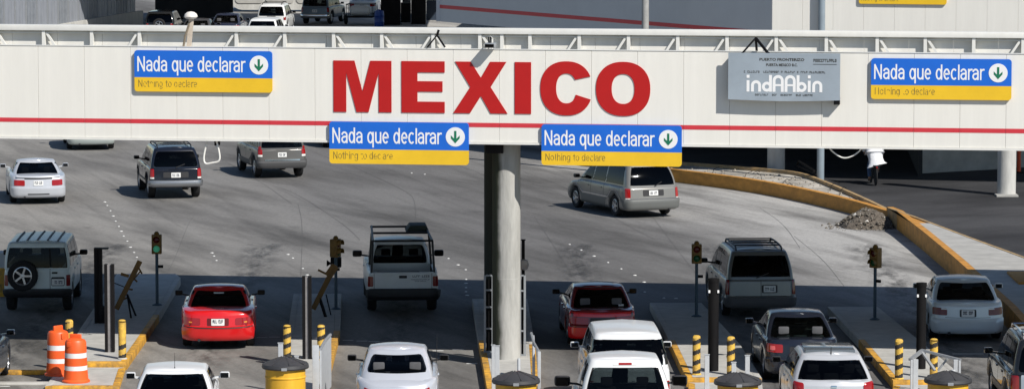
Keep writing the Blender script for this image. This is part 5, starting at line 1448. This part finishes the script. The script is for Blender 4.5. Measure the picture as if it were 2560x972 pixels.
# --- grey minivan turning left
vm = paint('pewter_van_paint', (.24, .232, .215), .28, .3)
van_top = [(0, .98), (3.3, .98), (3.7, .95), (4.4, .85), (4.75, .74), (5.05, .6)]
vehicle(name='minivan', cat='minivan', glass=M_GLASS_D, label='grey minivan with chrome wheels turning left toward the ochre wall', at=(1636, 545), rz=23, paint=vm, L=5.05, W=1.92, H=1.74, zb=.24, axle=1.02, wb=3.06, wr=.335, top=van_top,
        cabin=dict(b0=.10, b1=4.15, t0=.42, t1=2.9, hb=.88, ht=.70), gt=(.10, .85), gm=.1, crr=.15, cbow=.07, roofdrop=.8, glasscurve=.06,
        side_windows=[(.45, 1.75, .65, 1.75), (1.85, 2.75, 1.85, 2.65), (2.85, 3.65, 2.75, 2.95)], seams=[1.8, 2.8, 3.8], handles=[1.95, 2.95],
        panels=[('bumper', -1.0, 1.0, .30, .58, mat('van_bumper', (.13, .135, .13), .45, .1), .035, False), ('bumper_trim', -.9, .9, .56, .60, mat('bumper_silver', (0, 0, 0)), .05, False), ('tail_light', .78, .96, .64, .93, M_RED, .014, True), ('reverse_light', .80, .96, .60, .635, M_CLR, .014, True), ('plate_frame', -.36, .36, .69, .88, M_BLK, .006, False)],
        side_panels=[('lower_cladding', .3, 4.6, .02, .40, mat('van_bumper', (0, 0, 0)), .008), ('side_moulding', .5, 4.4, .44, .475, M_CHR, .012)], plate=(0, .785, None), wiper=(.05, .3), exhaust=.55, bow=.06, rr=.2, mirror_mat=M_BLK)
# --- pale car seen under the beam, top left
sedan(label='pale green silver car mostly hidden by the beam, upper left of the road', at=(229, 377), rz=9, paint=paint('pale_green_silver', (.42, .47, .45), .3, .3), W=1.84,
      panels=[('bumper', -.92, .92, .27, .56, paint('pale_green_silver', (0, 0, 0)), .03, False), ('tail_light', .5, .84, .62, .80, M_RED, .012, True)], plate=(0, .68, None))
sedan(label='dark car mostly hidden behind the left hanging lane sign', at=(872, 371), rz=14, paint=paint('charcoal_paint', (.03, .03, .033), .25),
      panels=[('bumper', -.9, .9, .27, .56, paint('charcoal_paint', (0, 0, 0)), .03, False), ('tail_light', .5, .84, .62, .80, M_RED, .012, True)], plate=(0, .68, None))
# --- boxy off-roader, left
tp = paint('frost_green_paint', (.62, .69, .68), .38, 0, .35, .1)
r, body, cab, roof, T = suv(label='pale boxy off-roader with a spare wheel on its rear door', at=(93, 784), rz=1.8, paint=tp, L=4.4, W=1.74, H=1.82, zb=.42, wr=.38, top=[(0, 1.16), (3.0, 1.16), (3.2, 1.14), (4.2, 1.08), (4.4, .95)],
    cabin=dict(b0=.10, b1=3.2, t0=.17, t1=2.75, hb=.84, ht=.745), gt=(.04, .80), gm=.07, glasscurve=.01, crr=.1, cbow=.03, roofdrop=.25, rcrown=.035, grc=.18,
    rear_glass=[(-1.0, .42, None), (.48, 1.0, None)], side_windows=[(.3, 1.15, .3, 1.1), (1.22, 2.0, 1.18, 1.95), (2.08, 2.9, 2.02, 2.6)],
    panels=[('bumper', -.92, .92, .44, .60, M_BLK, .05, False), ('tail_light', .74, .86, .70, .98, M_DRED, .012, True), ('plate_recess', .36, .70, .70, .93, M_BLK, .006, False)], gaps=[(.325, .338, .6, 1.14)], plate=(.53, .80, None), wstyle='steel', mirror_mat=M_BLK, mirror_size=1.1,
    rear=[(.42, .1), (.5, .02), (.6, .0), (.62, .06), (1.1, .07), (1.16, .10)], exhaust=-.3)
sp = wheel(r, -.36, .02, .39, .2, 1, 'alloy', z=.97, rot=(0, 0, -math.pi / 2))
for k in range(5):
    x = -.52 + .26 * k; v = []
    b = MB()
    for y in [.25 + 2.3 * i / 8 for i in range(9)]:
        z = roof(y) + .036 * (1 - (x / .75) ** 2) + .004
        v += [(x - .018, y, z), (x + .018, y, z), (x + .018, y, z + .016), (x - .018, y, z + .016)]
    b.add(v, [(4 * i + q, 4 * i + (q + 1) % 4, 4 * i + 4 + (q + 1) % 4, 4 * i + 4 + q) for i in range(8) for q in range(4)] + [(3, 2, 1, 0), (32, 33, 34, 35)]); b.build('roof_strip', M_BLK, r)
link('door_handle', MB().box(.38, .52, -.03, .02, 1.02, 1.06).mesh('door_handle', M_BLK), r, (0, .06, 0))
# --- bright red coupe
rp_ = paint('bright_red_paint', (.62, .010, .012), .25, 0, .9)
sedan(label='bright red coupe, sunlit tail and shaded roof, on the left lane', at=(545, 876), rz=3, paint=rp_, L=4.6, W=1.78, H=1.33, top=[(0, .82), (.1, .90), (.7, .94), (1.3, .95), (3.3, .92), (4.3, .76), (4.6, .6)],
      cabin=dict(b0=.72, b1=3.35, t0=1.5, t1=2.45, hb=.77, ht=.61), rr=.36, bow=.16, side_windows=[(1.35, 1.75, 1.55, 1.8), (1.85, 3.0, 1.85, 2.5)], seams=[1.7, 3.1], handles=[1.85],
      panels=[('bumper', -.95, .95, .26, .54, rp_, .03, False), ('tail_light', .42, .86, .61, .77, mat('deep_red_lens', (.30, .008, .008), .1, 0, .8), .012, True), ('turn_lamp', .62, .70, .65, .68, M_AMB, .018, True), ('plate_recess', -.26, .26, .60, .78, mat('dark_red_trim', (.12, .006, .008), .4), .004, False), ('bumper_line', -.9, .9, .545, .56, M_BLK, .012, False)],
      plate=(0, .69, None), cab_panels=[('brake_light', -.12, .12, .80, .84, M_CLR, .012, False)], mirror_mat=M_BLK, wr=.31)
# --- white pickup with a rack
wp = paint('work_white_paint', (.70, .72, .72), .4, 0, .3, .1)
M_BED = mat('bed_liner', (.02, .02, .021), .8, var=.3)
r, body, cab, roof, T = vehicle(name='pickup_truck', cat='pickup truck', label='white pickup with a black ladder rack over its open bed', at=(1008, 787), rz=3.7, paint=wp, L=5.1, W=1.84, H=1.66, zb=.40, axle=1.05, wb=3.05, wr=.37, ww=.24, archgap=.09,
    top=[(0, 1.08), (2.2, 1.08), (3.9, 1.06), (4.8, .98), (5.1, .85)], cabin=dict(b0=2.12, b1=4.05, t0=2.3, t1=3.5, hb=.80, ht=.66), gt=(.06, .84), gm=.09, glasscurve=.01, cbow=.02, crr=.1, roofdrop=.3,
    side_windows=[(2.3, 2.75, 2.35, 2.75), (2.85, 3.7, 2.85, 3.4)], bed=(2.06, .62, .07), seams=[2.1, 2.8, 3.9], handles=[2.95], rr=.07, bow=.02,
    panels=[('bumper', -.94, .94, .42, .62, M_BLK, .07, False), ('tail_light', .76, .905, .72, .98, M_DRED, .012, True), ('reverse_light', .76, .90, .665, .715, M_CLR, .012, True), ('tailgate_handle', -.1, .1, .93, 1.0, M_BLK, .012, False)],
    gaps=[(-.74, -.73, .66, 1.06), (.73, .74, .66, 1.06), (-.73, .73, .655, .665)], plate=(0, .53, None), mirror_mat=M_BLK, mirror_size=1.35, rear=[(.4, .1), (.5, 0), (.62, 0), (.64, .06), (1.05, .06), (1.08, .075)], wstyle='steel', exhaust=-.5)
y = body.P(.3, T(.95)).y - .008
for i, (z, x0, x1, nn) in enumerate(((.955, .24, .68, 9), (.885, .2, .68, 12), (.845, .3, .6, 9))):
    small_print('tailgate_lettering', glyph_blocks((x0, x1, z, z + (.05 if i == 0 else .022)), nn, M_INK, 'tailgate_lettering', y, .003, i + 2, (4,) if i == 0 else ()), r)
M_RK = mat('rack_black', (.015, .015, .016), .5)
hz = 1.86
for sg in (1, -1):
    MB().tube([(sg * .80, .12, 1.06), (sg * .76, .3, hz), (sg * .70, 3.4, hz + .06)], .03, 8).build('rack_rail', M_RK, r)
    MB().tube([(sg * .80, 1.9, 1.06), (sg * .74, 1.95, hz + .03)], .03, 8).build('rack_upright', M_RK, r)
for yy, z in ((.3, hz), (1.95, hz + .03), (3.3, hz + .055)): MB().tube([(-.74, yy, z), (.74, yy, z)], .028, 8).build('rack_bar', M_RK, r)
MB().prism([(.16, hz + .0), (.78, hz + .0), (.70, hz + .17), (.28, hz + .17)], 2.4, 3.3).build('rack_box', mat('dark_green_canvas', (.03, .04, .036), .8), r, bevel=.03)
MB().box(-.62, .5, 1.1, 1.9, .63, .9).build('tool_box', M_BLK, r, bevel=.03)
# --- dark red sedan
dr = paint('dark_red_paint', (.16, .008, .014), .22, 0, .9)
sedan(glass=M_GLASS_D, label='dark red sedan in the gantry shade ahead of the white pickups', at=(1507, 872), rz=3, paint=dr, L=4.4, W=1.66, H=1.36, rr=.22, cabin=dict(b0=.40, b1=3.3, t0=1.2, t1=2.4, hb=.75, ht=.60), gt=(.03, .9), gm=.06, top=[(0, .84), (.12, .89), (.6, .92), (1.2, .94), (3.2, .93), (3.6, .88), (4.2, .74), (4.4, .6)],
      panels=[('bumper', -.88, .88, .26, .52, rp_, .03, False), ('tail_light', .34, .82, .58, .74, M_RED, .012, True), ('trunk_trim', -.84, .84, .76, .85, rp_, .01, False), ('plate_recess', -.3, .3, .60, .74, M_BLK, .006, False)], plate=(-.0, .42, None), mirror_mat=M_BLK,
      cab_panels=[('window_sticker', .42, .55, .16, .24, M_CLR, .012, False)])
# --- grey van with a roof rack
gv = paint('slate_van_paint', (.19, .195, .19), .3, .35)
vehicle(name='minivan', cat='minivan', glass=M_GLASS_D, label='slate grey minivan with roof rack and tall red lamps in gantry shade', at=(1903, 798), rz=4.3, paint=gv, L=4.82, W=1.84, H=1.72, zb=.28, axle=.98, wb=2.85, wr=.33, top=[(0, 1.02), (3.2, 1.02), (3.6, .98), (4.5, .84), (4.82, .62)],
        cabin=dict(b0=.10, b1=3.95, t0=.36, t1=2.8, hb=.85, ht=.71), gt=(.10, .84), gm=.09, crr=.13, cbow=.05, roofdrop=.6, side_windows=[(.42, 1.7, .6, 1.7), (1.8, 2.6, 1.8, 2.55), (2.7, 3.5, 2.62, 2.85)], seams=[1.75, 2.65, 3.6], handles=[1.9, 2.8],
        panels=[('bumper', -.96, .96, .32, .54, mat('grey_cladding2', (.10, .10, .105), .5), .035, False), ('tail_light', .80, .92, .62, .98, M_DRED, .014, True), ('plate_recess', .02, .42, .66, .86, M_BLK, .004, False), ('hatch_line', -.78, .78, .985, 1.0, M_BLK, .004, False)],
        gaps=[(-.005, .008, .58, .98), (-.78, .78, .575, .585)], plate=(.22, .76, None), rack=(.5, 2.6, .58, 4, M_BLK), wiper=(-.12, .2), mirror_mat=M_BLK, bow=.05, rr=.17)
# --- silver sedan, right
sb_ = paint('ice_silver_paint', (.62, .67, .69), .3, .15)
sedan(label='ice silver sedan in the rightmost lane beside the yellow walkway', at=(2420, 858), rz=-1, paint=sb_, L=4.52, W=1.80, H=1.40, top=[(0, .88), (.12, .95), (.7, .96), (1.2, .96), (3.2, .94), (4.2, .78), (4.52, .6)], gt=(.03, .90), gm=.07, cabin=dict(b0=.52, b1=3.3, t0=1.25, t1=2.5, hb=.80, ht=.65),
      panels=[('bumper', -.95, .95, .27, .60, sb_, .025, False), ('tail_light', .50, .90, .67, .84, mat('garnet_lens', (.14, .006, .006), .2, 0, .2), .012, True), ('reverse_light', .50, .64, .805, .835, M_CLR, .016, True), ('plate_frame', -.2, .2, .64, .82, M_BLK, .008, False)],
      gaps=[(-.55, .55, .615, .625)], plate=(0, .73, None), wr=.325)
# --- dark sedan behind the silver hatchback
dg = paint('graphite_paint', (.011, .014, .024), .2, 0)
sedan(label='graphite sedan with round red lamps ahead of the silver hatchback', at=(2008, 960), rz=1.6, paint=dg, L=4.55, W=1.70, H=1.43, top=[(0, .90), (.12, .97), (.7, .98), (1.2, .97), (3.2, .95), (4.2, .78), (4.55, .6)], gt=(.03, .9), gm=.06, cabin=dict(b0=.45, b1=3.35, t0=1.25, t1=2.5, hb=.77, ht=.60),
      panels=[('bumper', -.92, .92, .27, .58, dg, .025, False), ('tail_light', .45, .86, .70, .88, M_RED, .014, True), ('lamp_core', .62, .74, .75, .84, mat('pink_lens', (.7, .12, .12), .1, 0, .6), .022, True), ('emblem', -.05, .05, .85, .89, M_CHR, .012, False), ('plate_recess', -.3, .3, .70, .84, M_BLK, .004, False)],
      plate=(0, .77, None), mirror_mat=dg, glass=M_GLASS_G)
# --- silver white hatchback
wh = paint('pearl_white_paint', (.58, .59, .61), .28, .3)
r, body, cab, roof, T = vehicle(name='hatchback_car', cat='car', label='pearl silver hatchback with grey roof panel at the bottom right', at=(2085, 1079), rz=.5, paint=wh, L=4.4, W=1.74, H=1.53, zb=.25, axle=.9, wb=2.63, wr=.34, top=[(0, .98), (.3, 1.04), (3.0, 1.0), (3.4, .95), (4.1, .82), (4.4, .66)],
        cabin=dict(b0=.20, b1=3.4, t0=.72, t1=2.5, hb=.82, ht=.62), gt=(.10, .82), gm=.08, crr=.18, cbow=.10, roofdrop=.8, side_windows=[(.75, 1.2, .95, 1.2), (1.28, 2.05, 1.28, 2.0), (2.13, 3.0, 2.08, 2.45)], seams=[1.25, 2.1, 3.1], handles=[1.4, 2.25],
        panels=[('bumper', -.95, .95, .28, .60, wh, .03, False), ('tail_light', .62, .90, .74, .98, M_RED, .014, True), ('lamp_base', .68, .90, .66, .735, mat('smoked_lens', (.05, .05, .055), .1, 0, .6), .012, True), ('emblem', -.06, .06, .90, .945, M_CHR, .012, False), ('hatch_trim', -.4, .4, .78, .83, M_CHR, .012, False)], plate=(0, .70, None), wiper=None, mirror_mat=M_BLK, bow=.10, rr=.24)
MB().box(-.52, .52, 1.0, 2.2, 1.5, roof(1.6) + .012 + .024).build('roof_panel', mat('roof_glass_grey', (.11, .13, .15), .15, 0, .6), r, bevel=.01)
MB().tube([(0, .85, roof(.85)), (0, .80, roof(.85) + .16)], [.015, .006], 8).build('aerial', M_BLK, r)
# --- black off-roader cut by the right edge
bk_ = paint('gloss_black_paint', (.014, .015, .017), .15)
suv(glass=M_GLASS_D, label='glossy black off-roader with grey tailgate cut by the right edge', at=(2634, 1060), rz=0, paint=bk_, L=4.7, W=1.86, H=1.76, zb=.40, panels=[('bumper', -.95, .95, .42, .64, M_CHR, .05, False), ('tail_light', .72, .90, .72, 1.0, M_DRED, .014, True), ('tailgate_panel', -.68, .68, .68, 1.03, mat('tailgate_grey', (.30, .34, .38), .35, .2), .008, False)],
    plate=(0, .8, None), rack=(.4, 2.5, .58, 2, M_CHR), side_panels=[('side_cladding', .4, 4.2, .02, .32, mat('beige_cladding', (.22, .19, .15), .5, var=.2), .014)])
# --- navy car cut by the left edge
q = G(27, 936); v_ = sedan(label='navy car cut by the left edge with its right mirror showing', at=(0, 1000), rz=1, paint=paint('navy_car_paint', (.02, .028, .045), .18), panels=[('bumper', -.9, .9, .27, .56, paint('navy_car_paint', (0, 0, 0)), .03, False), ('tail_light', .5, .84, .62, .80, M_RED, .012, True)], plate=(0, .68, None))
v_[0].location = (q.x - .88 + .05, q.y - 3.66, .006)
# --- white hatch sedan bottom left
ww_ = paint('plain_white_paint', (.70, .71, .72), .3)
sedan(label='white car with black rear window at the bottom left of the lanes', at=(432, 1118), rz=2.5, paint=ww_, L=4.3, W=1.70, H=1.43, cabin=dict(b0=.5, b1=3.3, t0=1.05, t1=2.5, hb=.79, ht=.63), crr=.16, cbow=.1, aerial=(0, 1.25, .35), mirror_size=1.1,
      panels=[('bumper', -.9, .9, .27, .56, ww_, .03, False), ('tail_light', .5, .84, .66, .86, M_RED, .012, True)], plate=(0, .70, None))
# --- rounded silver white car
bt = paint('silver_white_paint', (.58, .60, .65), .25, .3)
r, body, cab, roof, T = vehicle(name='rounded_car', cat='car', label='rounded silver white small car with an arched rear window, bottom centre', at=(992, 1068), rz=1, paint=bt, L=4.1, W=1.74, H=1.50, zb=.24, axle=.85, wb=2.51, wr=.33, top=[(0, .70), (.2, .88), (.6, .98), (1.5, .98), (3.0, .96), (3.6, .85), (4.1, .6)],
        cabin=dict(b0=.28, b1=3.3, t0=1.15, t1=2.3, hb=.76, ht=.60), gt=(.30, .87), gm=.07, glasscurve=.10, crr=.30, cbow=.16, roofdrop=1.0, rcrown=.04, grc=.55, side_windows=[(1.2, 1.75, 1.35, 1.75), (1.85, 2.95, 1.85, 2.3)], rr=.45, bow=.2, seams=[1.8, 3.0], handles=[1.95],
        panels=[('bumper', -.9, .9, .26, .5, bt, .03, False), ('tail_light', .52, .72, .58, .72, M_RED, .012, True)], plate=(0, .55, None), mirror_mat=M_BLK, mirror_size=1.05, glass=M_GLASS, rtaper=.1)
MB().box(-.6, .6, .62, 1.15, .93, .96).build('parcel_shelf', M_LINER, r)
MB().box(-.40, -.12, .72, .95, .961, 1.05).build('paper_bag', M_PLT, r, bevel=.03); MB().box(.0, .42, .70, .98, .961, .985).build('papers', mat('paper_grey', (.40, .42, .42), .6), r, rot=(0, 0, 0)); MB().box(-.54, -.46, .75, .8, .961, 1.12).build('bottle', M_CLR, r, bevel=.02)
MB().tube([(.82, 2.6, 1.0), (.84, 2.5, 1.62)], [.008, .004], 6).build('aerial', M_BLK, r)
# --- white SUV and white pickup in one lane
ws_ = paint('fleet_white_paint', (.68, .69, .69), .35, 0, .5)
suv(glass=M_GLASS_D, label='white off-roader directly ahead of the white pickup, roof sunlit', at=(1574, 1058), rz=2, paint=ws_, L=4.9, W=1.78, H=1.84, wr=.38, top=[(0, 1.15), (3.4, 1.15), (4.6, 1.05), (4.9, .9)], cabin=dict(b0=.25, b1=3.5, t0=.55, t1=2.9, hb=.84, ht=.70), gt=(.10, .84), cbow=.08, crr=.15,
    panels=[('bumper', -.95, .95, .42, .64, M_CHR, .05, False), ('tail_light', .74, .86, .62, .88, M_RED, .014, True)], plate=(0, .85, None))
r, body, cab, roof, T = vehicle(name='pickup_truck', cat='pickup truck', label='white pickup with a red high brake lamp, bottom centre of the queue', at=(1582, 1182), rz=2, paint=ws_, L=5.35, W=1.98, H=1.90, zb=.42, axle=1.15, wb=3.2, wr=.39, ww=.25, archgap=.09, top=[(0, 1.16), (2.2, 1.16), (4.0, 1.14), (5.0, 1.05), (5.35, .9)],
    cabin=dict(b0=2.12, b1=4.3, t0=2.42, t1=3.7, hb=.90, ht=.70), gt=(.04, .80), gm=.10, glasscurve=.015, cbow=.05, crr=.12, roofdrop=.4, side_windows=[(2.4, 2.9, 2.5, 2.9), (3.0, 3.9, 3.0, 3.6)], bed=(2.06, .66, .07), seams=[2.1, 2.95, 4.0], handles=[3.1], rr=.07, bow=.02, glass=M_GLASS,
    panels=[('bumper', -1.0, 1.0, .42, .64, M_CHR, .07, False), ('tail_light', .84, .97, .74, 1.08, M_RED, .012, True)], plate=(0, .54, None), mirror_mat=M_BLK, mirror_size=1.75, rear=[(.42, .1), (.5, 0), (.64, 0), (.66, .06), (1.12, .06), (1.16, .075)],
    cab_panels=[('brake_lamp_bezel', -.24, .24, .855, .925, M_CLR, .008, False), ('brake_light', -.13, .13, .865, .915, M_RED, .014, False)])

# ------------------------------------------------------------------ background traffic
r, body, cab, roof, T = suv(glass=M_GLASS_D, label='black off-roader with spare wheel below the grey fence, background left', at=(398, 106), rz=-3, paint=bk_, W=1.62, H=1.68, panels=[('tail_light', .62, .78, .95, 1.04, M_RED, .014, True), ('bumper', -.8, .8, .42, .64, M_BLK, .05, False)], plate=(0, .8, None))
wheel(r, 0, -.02, .36, .2, 1, 'alloy', z=.95, rot=(0, 0, -math.pi / 2))
sedan(label='dark grey car beside the cream post in the background', at=(486, 116), rz=-3, paint=paint('dark_grey_paint', (.05, .05, .055), .3), panels=[('tail_light', .5, .84, .62, .80, M_RED, .012, True)])
sedan(label='dark blue sedan with bright window glints in the background queue', at=(561, 103), rz=-3, paint=paint('dark_blue_paint', (.02, .026, .05), .2), H=1.45, panels=[('tail_light', .45, .84, .68, .84, M_RED, .012, True)], plate=(0, .7, None))
suv(label='white car roof just above the beam in the background', at=(655, 126), rz=-4, paint=ws_, H=1.66, W=1.76, panels=[('tail_light', .72, .86, .74, 1.0, M_RED, .014, True)])
suv(label='white off-roader with black roof rack in the background queue', at=(678, 88), rz=-4, paint=ws_, H=1.74, W=1.74, zb=.34, panels=[('tail_light', .70, .86, .84, 1.06, M_DRED, .014, True), ('bumper', -.9, .9, .38, .60, ws_, .05, False)], plate=(0, .75, None), rack=(.4, 2.5, .56, 2, M_BLK), mirror_mat=M_BLK,
    cab_panels=[('hatch_handle', -.25, .25, .02, .06, M_BLK, .01, False)])
suv(label='blue grey van in the shade of the far canopy', at=(786, 62), rz=-12, paint=paint('blue_grey_paint', (.12, .16, .20), .35), H=1.9, W=1.8, panels=[('tail_light', .74, .88, .74, 1.0, M_RED, .014, True), ('bumper', -.9, .9, .40, .60, M_CHR, .05, False)], plate=(0, .8, None))
sedan(label='white sedan waiting under the far canopy', at=(905, 42), rz=-3, paint=ws_, panels=[('tail_light', .5, .84, .62, .80, M_RED, .012, True)], plate=(0, .68, None))
p = G(898, 64); e = empty('utility_trailer', p, R(-4), 'small utility trailer with a white tank under the far canopy', 'trailer')
MB().box(-.8, .8, 0, 2.2, .45, .55).build('bed', M_BSTEEL, e)
for x in (-.78, .78):
    for y in (.05, 1.1, 2.15): MB().box(x - .02, x + .02, y - .02, y + .02, .55, 1.25).build('stake', M_BSTEEL, e)
    MB().box(x - .02, x + .02, .08, 2.1, 1.2, 1.25).build('rail', M_BSTEEL, e)
MB().box(-.78, .78, .03, .07, 1.25, 1.29).build('rail', M_BSTEEL, e)
MB().lathe([(.0001, -.6), (.2, -.58), (.3, -.45), (.3, .45), (.2, .58), (.0001, .6)], 18, c=(0, .5, .86), axis='x').build('tank', M_DW, e)
for sg in (1, -1): wheel(e, sg * .92, 1.1, .3, .18, sg)

# ------------------------------------------------------------------ cyclist
pc = G(2193, 466); hd = R(4)
bi = empty('bicycle', pc, hd, 'dark bicycle ridden away along the side road', 'bicycle')
for y in (.34, 1.38):
    b = MB(); b.lathe([(.30, -.016), (.335, -.016), (.34, 0), (.335, .016), (.30, .016), (.30, -.016)], 30, c=(0, y, .34), axis='x'); t = b.build('tyre', M_RUB, bi)
    s_ = MB()
    for k in range(12):
        a = 2 * math.pi * k / 12; s_.beam((0, y, .34), (0, y + .31 * math.cos(a), .34 + .31 * math.sin(a)), .005)
    s_.build('spokes', M_CHR, t)
fr = MB(); bb = (0, .80, .29); st = (0, .62, .80); hdp = (0, 1.22, .82)
for a, b_ in ((bb, st), (bb, hdp), (st, hdp), ((0, .34, .34), bb), ((0, .34, .34), st), (hdp, (0, 1.38, .34))): fr.tube([a, b_], .018, 8)
fr.build('frame', M_BLK, bi)
MB().tube([(0, 1.22, .82), (0, 1.2, 1.0)], .015, 8).tube([(-.28, 1.12, 1.02), (-.1, 1.2, 1.02), (.1, 1.2, 1.02), (.28, 1.12, 1.02)], .014, 8).build('handlebar', M_CHR, bi)
MB().box(-.08, .08, .48, .74, .86, .92).build('saddle', M_BLK, bi, bevel=.03)
MB().box(-.09, .09, .1, .5, .66, .70).build('rear_rack', M_BSTEEL, bi, bevel=.01); MB().lathe([(.0001, -.03), (.03, -.02), (.03, 0)], 10, c=(0, .1, .64), axis='y').build('reflector', M_RED, bi)
MB().beam((.1, .82, .44), (.2, .82, .44), .06, .02).beam((-.1, .78, .14), (-.2, .78, .14), .06, .02).build('pedal', M_BLK, bi)
def skin_figure(name, joints, edges, root, m, parent, sub=2):
    me = bpy.data.meshes.new(name); me.from_pydata([j[0] for j in joints], edges, []); o = link(name, me, parent)
    sk = o.modifiers.new('skin', 'SKIN'); sk.use_smooth_shade = True
    for i, j in enumerate(joints):
        r_ = j[1] if isinstance(j[1], tuple) else (j[1], j[1]); me.skin_vertices[0].data[i].radius = r_; me.skin_vertices[0].data[i].use_root = (i == root)
    ss = o.modifiers.new('sub', 'SUBSURF'); ss.levels = sub; ss.render_levels = sub
    dg = bpy.context.evaluated_depsgraph_get(); m2 = bpy.data.meshes.new_from_object(o.evaluated_get(dg)); o.modifiers.clear(); o.data = m2; m2.materials.clear(); m2.materials.append(m)
    m2.polygons.foreach_set('use_smooth', [True] * len(m2.polygons)); return o
pe = empty('person', pc, hd, 'cyclist in a loose white shirt and blue jeans riding away', 'person')
skinm = mat('skin_tone', (.33, .18, .11), .6)
# one continuous body: pelvis, spine, head, arms to the bars, legs to the pedals
J = [((0, .60, .98), (.15, .12)), ((0, .66, 1.2), (.15, .11)), ((0, .74, 1.42), (.17, .11)), ((0, .78, 1.52), .06), ((0, .80, 1.60), .055), ((0, .82, 1.70), (.075, .095)), ((0, .82, 1.79), (.06, .07)),
     ((.19, .76, 1.44), .055), ((.27, .90, 1.22), .045), ((.27, 1.10, 1.06), .035), ((.27, 1.15, 1.03), .03),
     ((-.19, .76, 1.44), .055), ((-.27, .90, 1.22), .045), ((-.27, 1.10, 1.06), .035), ((-.27, 1.15, 1.03), .03),
     ((.10, .66, .93), .09), ((.14, 1.02, .80), .065), ((.15, .80, .52), .05), ((.15, .86, .47), .04), ((.15, .94, .47), .03),
     ((-.10, .66, .93), .09), ((-.14, .92, .56), .065), ((-.15, .70, .22), .05), ((-.15, .76, .17), .04), ((-.15, .86, .17), .03)]
E = [(0, 1), (1, 2), (2, 3), (3, 4), (4, 5), (5, 6), (2, 7), (7, 8), (8, 9), (9, 10), (2, 11), (11, 12), (12, 13), (13, 14), (0, 15), (15, 16), (16, 17), (17, 18), (18, 19), (0, 20), (20, 21), (21, 22), (22, 23), (23, 24)]
skin_figure('body', J, E, 0, skinm, pe)
JS = [((0, .58, .90), (.27, .24)), ((0, .64, 1.08), (.29, .27)), ((0, .69, 1.25), (.28, .26)), ((0, .74, 1.42), (.25, .22)), ((0, .77, 1.50), (.10, .09)), ((.2, .77, 1.43), .085), ((.28, .90, 1.22), .075), ((.28, 1.02, 1.12), .06), ((-.2, .77, 1.43), .085), ((-.28, .90, 1.22), .075), ((-.28, 1.02, 1.12), .06)]
JS.append(((.03, .56, .80), (.20, .16)))
skin_figure('shirt', JS, [(0, 1), (1, 2), (2, 3), (3, 4), (3, 5), (5, 6), (6, 7), (3, 8), (8, 9), (9, 10), (0, 11)], 0, mat('white_shirt_cloth', (.78, .79, .82), .8, bump=.6, bscale=9), pe).scale = (1.08, 1.0, 1)
jn = mat('blue_jeans', (.06, .10, .18), .85, var=.2, vscale=6)
skin_figure('jeans', [((0, .62, .95), (.16, .13)), ((.10, .66, .93), .105), ((.14, 1.02, .80), .08), ((.15, .80, .52), .07), ((-.10, .66, .93), .105), ((-.14, .92, .56), .08), ((-.15, .71, .24), .07)], [(0, 1), (1, 2), (2, 3), (0, 4), (4, 5), (5, 6)], 0, jn, pe)
hb = MB(); hb.lathe([(.0001, .115), (.05, .10), (.09, .05), (.1, 0), (.09, -.04)], 16, c=(0, .81, 1.75)); hb.build('hair', mat('dark_hair', (.015, .012, .01), .7), pe)
for sg in (1, -1): MB().box(sg * .15 - .04, sg * .15 + .04, (.84 if sg > 0 else .74), (1.0 if sg > 0 else .90), (.445 if sg > 0 else .145), (.50 if sg > 0 else .20)).build('shoe', M_SBLK, pe, bevel=.025)
